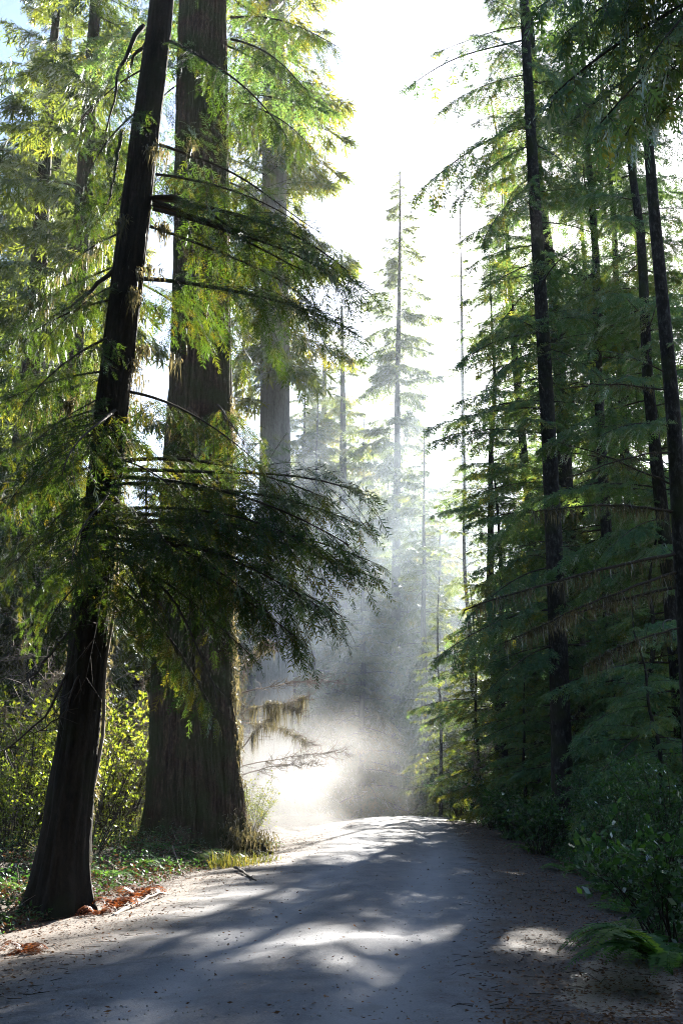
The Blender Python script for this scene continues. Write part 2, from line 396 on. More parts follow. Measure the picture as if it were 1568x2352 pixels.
def tree_kind(name, rng, boughs, fmat, bmat, height, r0, h0, Lmax, n, shape, rtop=.15, bare_branches=0, flute=.04, gaps=0.0, up=0.0, moss=0):
    hs = np.linspace(-.3, height, 8); wob = np.cumsum(rng.normal(0, .14, (8, 2)), 0); wob -= wob[0]
    pts = np.stack([wob[:, 0], wob[:, 1], hs], 1)
    rad = r0 * (1 - (1 - rtop) * np.clip(hs / height, 0, 1) ** 1.1)
    tm = trunk_mesh(name + '_trunk', pts, rad, bmat, 14, 26, flute, 7, .45, .6, rng.uniform(0, 6))
    tr, ti, W = crown_acc(rng, boughs, h0, height * .995, Lmax, n, shape, up, pts, gaps)
    A = Acc(); A.soup(tr, ti); cm = acc_mesh(name + '_crown', A, fmat)
    for i in range(bare_branches):
        z = rng.uniform(1.5, h0 + 4); yaw = rng.uniform(0, 2 * pi); L = rng.uniform(.6, 2.4)
        o = np.array([np.interp(z, hs, wob[:, 0]), np.interp(z, hs, wob[:, 1]), z]); d = np.array([cos(yaw), sin(yaw), rng.uniform(-.3, .1)])
        p = curve(o, o + d * L, rng.uniform(-.2, .2), 7, .06, rng); tube(W, p, np.linspace(.02, .004, 7), 4)
        k = 8; tt = rng.uniform(.3, 1, k); q = o + d * L * tt[:, None]; sticks(W, q, q + rng.normal(0, .25, (k, 3)), .005, .002)
    bm = acc_mesh(name + '_branches', W, M['twig'])
    mm = None
    return dict(trunk=tm, crown=cm, branches=bm, moss=mm)
def plant_tree(k, name, label, loc, rotz=0.0, scale=1.0, group=None, cat='tree'):
    t = thing(name, label, cat, loc, rotz, scale, group)
    obj('trunk', k['trunk'], t); obj('crown', k['crown'], t); obj('branches', k['branches'], t)['kind'] = 'stuff'
    return t

rng = np.random.default_rng(5)
K_HEM2 = tree_kind('hemlock_b', rng, B_HEM, M['hemlock'], M['bark_hemlock'], 30, .24, 0.8, 4.0, 125, 'cone', .1, 10)
K_YOUNG = tree_kind('young_hemlock', rng, B_HEM, M['hemlock'], M['bark_hemlock'], 8, .09, .3, 2.4, 46, 'cone', .1, 4)
K_GOLD = tree_kind('gold_tinted_hemlock', rng, B_HEMS + B_HEM[:1], M['far'], M['bark_hemlock'], 22, .18, .6, 3.6, 85, 'cone', .1, 8)  # gold backlight put into the foliage by a yellower leaf colour
K_SPR = tree_kind('spruce', rng, B_HEM + B_HEMS, M['hemlock'], M['bark_hemlock'], 40, .40, 3, 4.4, 130, 'column', .12, 14, gaps=.1)
K_RED = tree_kind('redwood', rng, B_FAR, M['far'], M['bark_redwood'], 58, .9, 6, 5.4, 120, 'column', .15, 10, .05, gaps=.35)
K_FAR = tree_kind('far_conifer', rng, B_FAR, M['far'], M['bark_hemlock'], 50, .5, 3, 5.4, 210, 'column', .1, 8, gaps=.2)
K_FAR2 = tree_kind('far_conifer_low', rng, B_FAR, M['far'], M['bark_hemlock'], 26, .32, 1.0, 4.8, 150, 'cone', .1, 4)

# ------------------------------------------------------------------ ground and road
def axis_coords(fine0, fine1, step, far0, far1):
    a = np.arange(fine0, fine1 + 1e-6, step)
    g = np.geomspace(step, max(1.0, far1 - fine1), 26); g2 = np.geomspace(step, max(1.0, fine0 - far0), 26)
    return np.concatenate([(fine0 - g2)[::-1], a, fine1 + g])
def grid_mesh(name, xs, ys, mat):
    X, Y = np.meshgrid(xs, ys); Z = H(X, Y); e0, e1 = edges(Y); uu_ = (X - e0) / (e1 - e0); Z = Z - .14 * smooth(.02, .07, uu_) * smooth(.02, .07, 1 - uu_)
    V = np.stack([X, Y, Z], -1).reshape(-1, 3); nx, ny = len(xs), len(ys)
    i = np.arange(ny - 1)[:, None] * nx; j = np.arange(nx - 1)[None]
    F = np.stack([i + j, i + j + 1, i + nx + j + 1, i + nx + j], -1).reshape(-1, 4)
    return mesh_from(name, V, F, None, mat, True)

def floor_mat():
    m, n, l = newmat('forest_floor'); tc = n.new('ShaderNodeTexCoord')
    a = n.new('ShaderNodeTexNoise'); a.inputs['Scale'].default_value = 14; a.inputs['Detail'].default_value = 7; a.inputs['Roughness'].default_value = .7
    b = n.new('ShaderNodeTexNoise'); b.inputs['Scale'].default_value = 0.9; b.inputs['Detail'].default_value = 4
    l.new(tc.outputs['Object'], a.inputs[0]); l.new(tc.outputs['Object'], b.inputs[0])
    r = ramp(n, [(0.3, (0.018, 0.012, 0.008)), (0.5, (0.05, 0.032, 0.02)), (0.7, (0.11, 0.072, 0.045))]); l.new(a.outputs['Fac'], r.inputs[0])
    r2 = ramp(n, [(0.4, (0.6, 0.65, 0.5)), (0.65, (1.15, 1.0, .9))]); l.new(b.outputs['Fac'], r2.inputs[0])
    mx = n.new('ShaderNodeMixRGB'); mx.blend_type = 'MULTIPLY'; mx.inputs[0].default_value = 1
    l.new(r.outputs[0], mx.inputs[1]); l.new(r2.outputs[0], mx.inputs[2])
    bs = n.new('ShaderNodeBsdfPrincipled'); bs.inputs['Roughness'].default_value = .9; l.new(mx.outputs[0], bs.inputs['Base Color'])
    bp = n.new('ShaderNodeBump'); bp.inputs['Strength'].default_value = .8; bp.inputs['Distance'].default_value = .05
    l.new(a.outputs['Fac'], bp.inputs['Height']); l.new(bp.outputs[0], bs.inputs['Normal'])
    o = n.new('ShaderNodeOutputMaterial'); l.new(bs.outputs[0], o.inputs[0]); return m
def road_mat():
    m, n, l = newmat('gravel_road'); tc = n.new('ShaderNodeTexCoord')
    def noise(s, d=5, ro=.6, stretch=None):
        t = n.new('ShaderNodeTexNoise'); t.inputs['Scale'].default_value = s; t.inputs['Detail'].default_value = d; t.inputs['Roughness'].default_value = ro
        if stretch:
            mp = n.new('ShaderNodeMapping'); mp.inputs['Scale'].default_value = stretch; l.new(tc.outputs['Object'], mp.inputs[0]); l.new(mp.outputs[0], t.inputs[0])
        else: l.new(tc.outputs['Object'], t.inputs[0])
        return t.outputs['Fac']
    def math(op, a, b=None, clamp=False):
        q = n.new('ShaderNodeMath'); q.operation = op; q.use_clamp = clamp
        for k, x in enumerate((a, b)):
            if x is None: continue
            if isinstance(x, (int, float)): q.inputs[k].default_value = x
            else: l.new(x, q.inputs[k])
        return q.outputs[0]
    def rng_(v, a, b):
        q = n.new('ShaderNodeMapRange'); q.interpolation_type = 'SMOOTHSTEP'; q.inputs[1].default_value = a; q.inputs[2].default_value = b; l.new(v, q.inputs[0]); return q.outputs[0]
    def mix(f, a, b, mode='MIX'):
        q = n.new('ShaderNodeMixRGB'); q.blend_type = mode
        for k, x in enumerate((f, a, b)):
            if isinstance(x, (int, float)): q.inputs[k].default_value = x
            elif isinstance(x, tuple): q.inputs[k].default_value = (*x, 1)
            else: l.new(x, q.inputs[k])
        return q.outputs[0]
    at_ = n.new('ShaderNodeAttribute'); at_.attribute_name = 'lat'; u0 = at_.outputs['Fac']
    big = noise(.55, 4); mid = noise(3.0, 5); fine = noise(42, 6, .75); grit = noise(120, 3, .8)
    u = math('ADD', u0, math('MULTIPLY', math('SUBTRACT', mid, .5), .22))
    u = math('ADD', u, math('MULTIPLY', math('SUBTRACT', big, .5), .16))
    litter_r = rng_(u, .70, .79); litter_l = math('SUBTRACT', 1.0, rng_(u, .10, .34))
    pale = ramp(n, [(0.36, (0.048, 0.052, 0.064)), (0.52, (0.095, 0.103, 0.124)), (0.68, (0.16, 0.168, 0.19))]); l.new(math('ADD', math('MULTIPLY', mid, .5), math('MULTIPLY', fine, .5)), pale.inputs[0])  # blue cast of skylit shade mixed into the gravel colour
    dk = ramp(n, [(0.38, (0.012, 0.009, 0.009)), (0.53, (0.030, 0.023, 0.023)), (0.70, (0.085, 0.068, 0.062))]); l.new(math('ADD', math('MULTIPLY', mid, .25), math('MULTIPLY', fine, .75)), dk.inputs[0])
    sand = ramp(n, [(0.40, (0.022, 0.015, 0.011)), (0.50, (0.085, 0.065, 0.052)), (0.62, (0.19, 0.155, 0.125))]); l.new(math('ADD', math('MULTIPLY', mid, .45), math('MULTIPLY', fine, .55)), sand.inputs[0])
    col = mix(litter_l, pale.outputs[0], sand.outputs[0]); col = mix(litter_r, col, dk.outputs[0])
    # wheel tracks
    tr = None
    for c in (.40, .62):
        d = math('ABSOLUTE', math('SUBTRACT', u0, c)); s = math('SUBTRACT', 1.0, rng_(d, .015, .075)); tr = s if tr is None else math('MAXIMUM', tr, s)
    tr = math('MULTIPLY', tr, rng_(noise(1.3, 3, .5, (1, .12, 1)), .25, .55))
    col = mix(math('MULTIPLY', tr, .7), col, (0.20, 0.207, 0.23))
    # scattered dark needles and specks
    sp = rng_(noise(16, 4, .8, (1, 2.6, 1)), .62, .70); sp = math('MULTIPLY', sp, rng_(big, .34, .58)); drift = math('MULTIPLY', rng_(math('ADD', math('MULTIPLY', mid, .6), math('MULTIPLY', noise(1.1, 6, .7, (1, .35, 1)), .5)), .56, .68), .5); sp = math('MAXIMUM', sp, drift)
    col = mix(math('MULTIPLY', sp, .65), col, (0.045, 0.032, 0.025))
    # damp mud strip on the low side
    at2 = n.new('ShaderNodeAttribute'); at2.attribute_name = 'damp'
    wet = rng_(math('ADD', at2.outputs['Fac'], math('MULTIPLY', math('SUBTRACT', mid, .5), .9)), .42, .62)
    col = mix(math('MULTIPLY', wet, .55), col, (0.05, 0.042, 0.038))
    bs = n.new('ShaderNodeBsdfPrincipled'); l.new(col, bs.inputs['Base Color'])
    rf = n.new('ShaderNodeMapRange'); rf.inputs[3].default_value = .88; rf.inputs[4].default_value = .30; l.new(wet, rf.inputs[0]); l.new(rf.outputs[0], bs.inputs['Roughness'])
    bp = n.new('ShaderNodeBump'); bp.inputs['Strength'].default_value = .55; bp.inputs['Distance'].default_value = .025
    hh = math('ADD', math('MULTIPLY', fine, .7), math('MULTIPLY', grit, .25)); hh = math('ADD', hh, math('MULTIPLY', mid, 1.2))
    l.new(hh, bp.inputs['Height']); l.new(bp.outputs[0], bs.inputs['Normal'])
    o = n.new('ShaderNodeOutputMaterial'); l.new(bs.outputs[0], o.inputs[0]); return m

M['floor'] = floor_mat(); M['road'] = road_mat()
xs = axis_coords(-16, 16, .33, -900, 900); ys = axis_coords(-4, 70, .4, -300, 1600)
g = obj('ground', grid_mesh('ground', xs, ys, M['floor'])); tag(g, 'brown forest floor under the trees', kind='structure')
# road sheet
ny, nu = 420, 44
yy = np.concatenate([np.linspace(-12, 60, 360), np.linspace(60.5, 110, 60)]); uu = np.linspace(-.06, 1.06, nu)
l_, r_ = edges(yy); U, Yg = np.meshgrid(uu, yy); X = l_[:, None] + (r_ - l_)[:, None] * U
X = X + .16 * vnoise(Yg * 0, Yg, 1.7, 4.0) * (U < 0.15) + .22 * vnoise(Yg * 0, Yg, 1.3, 7.0) * (U > .85)
lift = .012 - .07 * smooth(.0, .06, np.maximum(-U, U - 1))
rut = .02 * vnoise(X, Yg, 2.3, 5.0) * smooth(.0, .1, U) - .045 * (np.exp(-((U - .40) / .04) ** 2) + np.exp(-((U - .62) / .04) ** 2))
Z = H(X, Yg) + lift + rut + .028
i = np.arange(len(yy) - 1)[:, None] * nu; j = np.arange(nu - 1)[None]
F = np.stack([i + j, i + j + 1, i + nu + j + 1, i + nu + j], -1).reshape(-1, 4)
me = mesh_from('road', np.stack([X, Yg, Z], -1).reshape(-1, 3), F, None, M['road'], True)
a = me.attributes.new('lat', 'FLOAT', 'POINT'); a.data.foreach_set('value', U.ravel().astype(np.float32))
A_, B_ = np.array([2.1, 8.6]), np.array([4.2, 14.6]); P_ = np.stack([X.ravel(), Yg.ravel()], 1)
tt = np.clip(((P_ - A_) @ (B_ - A_)) / ((B_ - A_) @ (B_ - A_)), 0, 1); dist = np.linalg.norm(P_ - (A_ + tt[:, None] * (B_ - A_)), axis=1)
a = me.attributes.new('damp', 'FLOAT', 'POINT'); a.data.foreach_set('value', (1 - smooth(.15, .75, dist)).astype(np.float32))
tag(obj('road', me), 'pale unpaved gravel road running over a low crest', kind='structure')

# ------------------------------------------------------------------ near trees on the left
def world_trunk(name, label, pix, widths, bmat, base_z=None, seg=20, rings=48, flute=.04, nfl=9, flare=.5, flare_h=.7, seed=1.0, cat='tree', extra_top=None):
    "a tree root Empty and a trunk following photographed points (px, py, Y); widths in metres"
    P = [at(*p) for p in pix]; P.sort(key=lambda p: p[2])
    W_ = list(widths)
    base = P[0].copy(); base[2] = gz(base[0], base[1]) - .12
    t = thing(name, label, cat, base)
    pts = np.array([base] + P[1:] + ([extra_top] if extra_top is not None else [])) - base
    rad = np.interp(np.linspace(0, 1, len(pts)), np.linspace(0, 1, len(W_)), W_) / 2 if len(W_) != len(pts) else np.array(W_) / 2
    obj('trunk', trunk_mesh(name + '_trunk', pts, rad, bmat, seg, rings, flute, nfl, flare, flare_h, seed), t)
    return t, base, pts
CEDAR_F = [acc_mesh('cedar_bough_foliage', (lambda A, b: (A.soup(b[0], b[1]), A)[1])(Acc(), b), M['cedar']) for b in B_CEDAR]
CEDAR_W = [acc_mesh('cedar_bough_wood', b[2], M['twig']) for b in B_CEDAR]
HEM_F = [acc_mesh('hemlock_bough_foliage', (lambda A, b: (A.soup(b[0], b[1]), A)[1])(Acc(), b), M['hemlock']) for b in B_HEM + B_HEMS]
HEM_W = [acc_mesh('hemlock_bough_wood', b[2], M['twig']) for b in B_HEM + B_HEMS]
BEAMS = []
def in_beam(A, B, r):
    d = np.array(SUN_DIR)
    for T, rt in BEAMS:
        for f in (.25, .5, .75, 1.0):
            v = A + (B - A) * f - T; v = v - d * (v @ d)
            if v @ v < (r * rt) ** 2: return True
    return False
for px_, py_, rt_ in [(660, 2185, .8), (960, 2180, .6), (1045, 2110, .5), (900, 2060, .5), (930, 1985, 1.0), (700, 1960, 1.4), (880, 1930, 1.2), (250, 2185, 1.2), (420, 2110, 1.2), (560, 2060, 1.1), (1345, 2290, 1.0), (1430, 2150, 1.0)]:
    BEAMS.append((ground_at(px_, py_), rt_))
def hang_bough(root, base, kind, k, A, B, roll=0.0, thick=1.0):
    "a limb (part) with its foliage (sub-part) from A to B in world space"
    fm, wm, bs = (CEDAR_F, CEDAR_W, B_CEDAR) if kind == 'cedar' else (HEM_F, HEM_W, B_HEM + B_HEMS)
    k = k % len(fm); tip = bs[k][3][-1]; d = B - A; L = np.linalg.norm(d)
    s = L / np.linalg.norm(tip); yaw = math.atan2(d[1], d[0]) - math.atan2(tip[1], tip[0])
    pitch = math.asin(np.clip(d[2] / L, -1, 1)) - math.asin(tip[2] / np.linalg.norm(tip))
    o = obj('limb', wm[k], root)
    o.matrix_local = Matrix.Translation(Vector(A - base)) @ Matrix.Rotation(yaw, 4, 'Z') @ Matrix.Rotation(-pitch, 4, 'Y') @ Matrix.Rotation(roll, 4, 'X') @ Matrix.Diagonal((s, s * thick, s * thick, 1))
    obj('foliage', fm[k], o)
    return o
def trunk_point(base, pts, z):
    return base + np.array([np.interp(z, pts[:, 2], pts[:, 0]), np.interp(z, pts[:, 2], pts[:, 1]), z])

rng = np.random.default_rng(21)
cedar, cb, cp = world_trunk('leaning_cedar', 'dark cedar leaning in from the roadside with drooping fan-like boughs, nearest tree', 
    [(128, 2095, 15.6), (160, 1850, 15.6), (182, 1680, 15.6), (200, 1500, 15.6), (232, 1200, 15.5), (262, 900, 15.5), (298, 600, 15.4), (330, 330, 15.4), (366, 60, 15.3), (384, -120, 15.3)],
    [.78, .68, .62, .58, .55, .52, .50, .46, .42, .38], M['bark_cedar'], seg=72, rings=120, flute=.085, nfl=15, flare=.5, flare_h=.45, seed=2.0, extra_top=at(420, -700, 15.2))
BO = [  # (start px, py, Y, end px, py, Y, roll)
 (378, 90, 15.4, 660, 300, 15.0), (362, 330, 15.4, 720, 560, 15.4),
 (355, 455, 15.4, 810, 610, 15.0), (350, 470, 15.4, 850, 700, 15.6), (330, 640, 15.4, 830, 770, 15.8), 
 (300, 900, 15.4, 590, 1060, 14.8), 
 (280, 1080, 15.5, 850, 1180, 15.0), (270, 1060, 15.5, 760, 1130, 15.8), (265, 1180, 15.5, 840, 1330, 15.1), (260, 1220, 15.5, 790, 1420, 15.3),
 (258, 1260, 15.5, 680, 1450, 15.0), (275, 1110, 15.5, 830, 1230, 15.4), (268, 1170, 15.5, 700, 1240, 14.5), (262, 1210, 15.5, 620, 1400, 14.9), (345, 520, 15.4, 720, 720, 15.6), (358, 400, 15.4, 700, 520, 15.0), (262, 1000, 15.5, 120, 1150, 14.3), (270, 900, 15.5, 60, 1040, 14.8), (300, 640, 15.4, 90, 800, 14.8), (278, 1095, 15.5, 800, 1250, 14.7), (268, 1200, 15.5, 850, 1290, 15.2), (262, 1240, 15.5, 740, 1380, 14.6), (352, 480, 15.4, 790, 680, 15.2), (255, 1150, 15.5, 420, 1290, 14.3), (262, 1050, 15.5, 470, 1200, 14.4), (255, 1210, 15.5, 340, 1400, 14.2), (250, 1160, 15.5, 170, 1330, 14.2), (255, 1280, 15.5, 560, 1500, 14.9), (250, 1330, 15.5, 500, 1660, 14.7), (250, 1300, 15.5, 430, 1580, 15.2),
 
 (270, 940, 15.5, 170, 1080, 13.3), (255, 1120, 15.5, 190, 1290, 13.3), 
 (345, 150, 15.4, 140, 330, 15.6), (338, 240, 15.4, 190, 420, 15.0), (318, 520, 15.4, 60, 690, 15.3), (308, 600, 15.4, 20, 760, 15.8), (300, 680, 15.4, -30, 830, 15.0), (290, 760, 15.4, 40, 930, 14.6),
 (280, 850, 15.5, -70, 960, 15.2), (272, 930, 15.5, -20, 1060, 15.6), (265, 980, 15.5, 20, 1140, 14.4), (258, 1060, 15.5, -60, 1200, 15.2), (250, 1120, 15.5, 30, 1290, 14.8), (245, 1180, 15.5, -40, 1340, 15.5), (240, 1250, 15.5, 40, 1400, 15.0), (236, 1300, 15.5, 90, 1480, 14.7),
 (300, 640, 15.6, 470, 760, 17.5), (280, 860, 15.6, 120, 960, 17.6), (250, 1200, 15.6, 120, 1300, 17.5), (330, 400, 15.6, 210, 520, 17.4), ]
for i, (a, b, c, d, e, f) in enumerate(BO):
    hang_bough(cedar, cb, 'cedar', i, at(a, b, c), at(d, e, f), rng.normal(0, .35), rng.uniform(.9, 1.25))
for z in np.linspace(17.5, 24, 14):
    A = trunk_point(cb, cp, z); yw = rng.uniform(0, 6.28)
    hang_bough(cedar, cb, 'cedar', int(rng.integers(4)), A, A + np.array([cos(yw) * 2.6, sin(yw) * 2.6, -.9]), rng.normal(0, .3))
def roots(root, base, n, r0, r1, out, rad, rng, mat):
    for i in range(n):
        a = 2 * pi * i / n + rng.normal(0, .25); L = out * rng.uniform(.6, 1.2); p = []
        for f in np.linspace(0, 1, 9):
            x, y = base[0] + cos(a + .3 * f * sin(i * 2.1)) * (r0 + (L) * f), base[1] + sin(a + .3 * f * sin(i * 2.1)) * (r0 + L * f)
            p.append([x - base[0], y - base[1], gz(x, y) - base[2] + r1 * (1 - f) ** 2 - rad * 1.3 * f * f])
        W = Acc(); tube(W, p, np.linspace(rad, rad * .3, 9) * rng.uniform(.85, 1.15, 9), 9); obj('root', acc_mesh('root', W, mat, True), root)
# dead drooping twigs and thick crooked limbs of the cedar
for (a, b, c, d, e, f, sg, r) in [(350, 455, 15.4, 560, 560, 15.1, .25, .045), (352, 460, 15.4, 700, 590, 15.0, .1, .035), (345, 90, 15.4, 275, 175, 15.5, .2, .05), (330, 60, 15.4, 240, 300, 15.2, .3, .05), (280, 300, 15.3, 230, 470, 15.2, .1, .04),
        (300, 580, 15.4, 110, 740, 15.2, -.2, .05), (240, 1320, 15.5, 30, 1580, 15.0, -.3, .03), (230, 1380, 15.5, 0, 1720, 15.0, -.5, .028), (225, 1450, 15.5, 60, 1690, 14.8, -.5, .022), (250, 1380, 15.5, 360, 1580, 15.0, .2, .025), (228, 1420, 15.5, 120, 1660, 15.2, -.3, .02), (245, 1300, 15.5, 210, 1560, 14.8, .4, .015), (260, 1280, 15.4, 515, 1620, 14.4, .45, .03)]:
    W = Acc(); p = curve(at(a, b, c), at(d, e, f), sg, 12, .05, rng) - cb; tube(W, p, np.linspace(r, r * .25, 12), 6)
    for k in range(14):
        q = p[rng.integers(4, 12)]; d_ = rng.normal(0, .22, 3); d_[2] -= .25; sticks(W, q[None], (q + d_)[None], .007, .002)
    obj('dead_limb', acc_mesh('cedar_dead_limb', W, M['twig']), cedar)
def moss_strands(A, pts, n, l0, l1, w, rng, spread=.03):
    "hanging moss under a polyline"
    pts = np.asarray(pts); c_ = rng.uniform(0, len(pts) - 1.001, max(3, n // 18)); t = np.clip(c_[rng.integers(0, len(c_), n)] + rng.normal(0, .12, n), 0, len(pts) - 1.001); i = t.astype(int); fr = (t - i)[:, None]
    o = pts[i] * (1 - fr) + pts[i + 1] * fr + rng.normal(0, spread, (n, 3))
    L = l0 * .6 + (l1 * 1.15 - l0 * .6) * rng.uniform(0, 1, n) ** 2.6; a = rng.uniform(0, pi, n); ww = w * rng.uniform(.5, 1.4, n)
    s = np.stack([np.cos(a), np.sin(a), 0 * a], 1) * ww[:, None]
    tip = o + np.stack([rng.normal(0, .05, n), rng.normal(0, .05, n), -L], 1); mid = o * .5 + tip * .5 + rng.normal(0, .015, (n, 3))
    ti = rng.uniform(0, 1, n)
    A.soup(np.stack([o - s, o + s, mid - s * .7], 1), ti); A.soup(np.stack([o + s, mid + s * .7, mid - s * .7], 1), ti); A.soup(np.stack([mid - s * .7, mid + s * .7, tip], 1), ti)
A = Acc()
side = [(trunk_point(cb, cp, z) - cb) + np.array([.24 + .12 * math.exp(-z / .5), .10, 0]) for z in np.linspace(.2, 9, 30)]
moss_strands(A, side[:16], 1900, .04, .15, .016, rng, .06); moss_strands(A, side[16:], 900, .05, .2, .016, rng, .06)
side = [(trunk_point(cb, cp, z) - cb) + np.array([-.26, .05, 0]) for z in np.linspace(2, 9, 30)]
moss_strands(A, side, 300, .04, .14, .012, rng, .04)
for i in range(16):
    z = rng.uniform(4.5, 13); a = trunk_point(cb, cp, z) - cb; b = a + np.array([rng.uniform(-1.6, 1.9), rng.uniform(-.8, .6), rng.uniform(-.7, .2)])
    moss_strands(A, curve(a, b, .1, 8), 130, .1, .42, .013, rng, .05)
o = obj('moss', acc_mesh('cedar_moss', A, M['moss']), cedar); o['kind'] = 'stuff'
W = Acc(); tube(W, [(trunk_point(cb, cp, z) - cb) + np.array([.33 + .1 * math.exp(-z / .4) + .03 * sin(z * 3), .0, 0]) for z in np.linspace(.1, 5.5, 16)], np.linspace(.035, .02, 16), 6)
obj('vine_stem', acc_mesh('cedar_vine', W, M['twig_pale']), cedar)

# the great redwood behind it
big, bb, bp_ = world_trunk('great_redwood', 'massive ridged redwood trunk at the roadside behind the leaning cedar',
    [(450, 1985, 26.5), (448, 1850, 26.5), (445, 1600, 26.5), (446, 1400, 26.5), (460, 900, 26.3), (463, 500, 26.2), (466, 0, 26.1)],
    [2.45, 2.4, 2.2, 2.08, 1.75, 1.62, 1.45, .9], M['bark_redwood'], seg=200, rings=130, flute=.065, nfl=31, flare=.24, flare_h=.8, seed=3.0, extra_top=np.array([-3.2, 26.0, 46.0]))
BO = [(530, 40, 26, 770, 90, 25.5), (530, 90, 26, 700, 190, 25), (530, 230, 26, 720, 330, 25.2), (530, 420, 26, 640, 520, 25),
 (450, 380, 25.2, 430, 480, 24), (440, 620, 25.2, 430, 760, 23.4), 
 (400, 200, 26, 330, 300, 25.5), (530, 560, 26, 610, 680, 25.5), (500, 930, 25.2, 560, 1040, 23.6)]
for i, (a, b, c, d, e, f) in enumerate(BO):
    hang_bough(big, bb, 'cedar', i + 1, at(a, b, c), at(d, e, f), rng.normal(0, .3), 1.2)
for z in np.linspace(21, 44, 34):
    A0 = trunk_point(bb, bp_, z); yw = rng.uniform(0, 6.28); L = rng.uniform(2.5, 4.5)
    hang_bough(big, bb, 'hem', int(rng.integers(4)), A0, A0 + np.array([cos(yw) * L, sin(yw) * L, -.8]), 0)
A = Acc()
for k in range(10):
    x0 = 1.0 + .12 * rng.normal(); zz = np.linspace(.6, 12, 40)
    side = [(trunk_point(bb, bp_, z) - bb) + np.array([np.interp(z, [0, 2, 12], [1.28, 1.13, .90]) * cos(.12 * k - .3), 1.1 * sin(.12 * k - .3), 0]) for z in zz]
    moss_strands(A, side, 520, .05, .3, .018, rng, .07)
o = obj('moss', acc_mesh('redwood_moss', A, M['moss']), big); o['kind'] = 'stuff'

roots(big, bb, 9, 1.1, .42, 1.3, .24, rng, M['bark_redwood'])
# ------------------------------------------------------------------ trees further along the road
def stand(kind, name, label, px, Y, rotz, scale, group=None, dz=-.1):
    p = on_ground(px, Y); p[2] += dz
    return plant_tree(kind, name, label, p, rotz, scale, group)
rng = np.random.default_rng(33)
# redwood in the mist, part of the haze put into its bark colour
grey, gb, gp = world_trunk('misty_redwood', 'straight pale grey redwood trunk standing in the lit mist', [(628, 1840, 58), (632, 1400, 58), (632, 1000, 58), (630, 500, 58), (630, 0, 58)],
    [2.2, 2.0, 1.85, 1.65, 1.45, .8], M['bark_hazed'], seg=48, rings=60, flute=.04, nfl=11, flare=.25, flare_h=.9, seed=5.0, extra_top=np.array([-3.6, 57.5, 68.0]))
tr, ti, W = crown_acc(rng, B_FAR, 24, 66, 5.0, 150, 'column', 0, gp, .3); A = Acc(); A.soup(tr, ti)
obj('crown', acc_mesh('misty_redwood_crown', A, M['far']), grey); obj('branches', acc_mesh('misty_redwood_branches', W, M['twig']), grey)['kind'] = 'stuff'
# spruce whose whole top shows against the sky
top = at(918, 385, 84); b0 = on_ground(905, 84)
def whole_tree(name, label, base, topz, r0, boughs, h0, Lmax, n, shape, gaps, bmat, fmat, lean_top=(0, 0), bare=10, seed=1, ctop=1.0):
    rg = np.random.default_rng(seed); h = topz - base[2]; hs = np.linspace(-.2, h, 9)
    pts = np.stack([np.linspace(0, lean_top[0], 9) + rg.normal(0, .05, 9), np.linspace(0, lean_top[1], 9), hs], 1)
    t = thing(name, label, 'tree', base)
    obj('trunk', trunk_mesh(name + '_trunk', pts, r0 * (1 - .9 * np.clip(hs / h, 0, 1) ** 1.15), bmat, 14, 30, .04, 7, .3, .6, seed), t)
    tr, ti, W = crown_acc(rg, boughs, h0, h * ctop, Lmax, n, shape, 0, pts, gaps); A = Acc(); A.soup(tr, ti)
    for i in range(bare):
        z = rg.uniform(h0 * .5, h * .98); yw = rg.uniform(0, 6.28); L = rg.uniform(.5, 2.2); o = np.array([np.interp(z, hs, pts[:, 0]), np.interp(z, hs, pts[:, 1]), z])
        tube(W, curve(o, o + np.array([cos(yw) * L, sin(yw) * L, rg.uniform(-.6, .3)]), .15, 6, .05, rg), np.linspace(.03, .008, 6), 4)
    obj('crown', acc_mesh(name + '_crown', A, fmat), t); obj('branches', acc_mesh(name + '_branches', W, M['twig']), t)['kind'] = 'stuff'
    return t
whole_tree('sparse_spruce', 'tall sparse spruce with its pointed top against the white sky', b0, top[2], .50, B_FAR, 9, 3.9, 260, 'column', .5, M['bark_hemlock'], M['far'], (top[0] - b0[0], 0), 24, 7)
b1 = on_ground(978, 70); t1 = at(972, 1000, 70)
whole_tree('sunlit_conifer', 'slim straight conifer with sunlit drooping foliage low on its trunk', b1, t1[2], .30, B_FAR, 2, 2.3, 80, 'blob', .25, M['bark_hemlock'], M['far'], (t1[0] - b1[0], 0), 26, 8)
b2 = on_ground(1075, 95); t2 = at(1056, 470, 95)
whole_tree('bare_topped_snag', 'thin nearly bare conifer rising into the bright sky beside the right forest', b2, t2[2], .38, B_FAR, 10, 2.8, 110, 'cone', .5, M['bark_hemlock'], M['far'], (t2[0] - b2[0], 0), 40, 9)

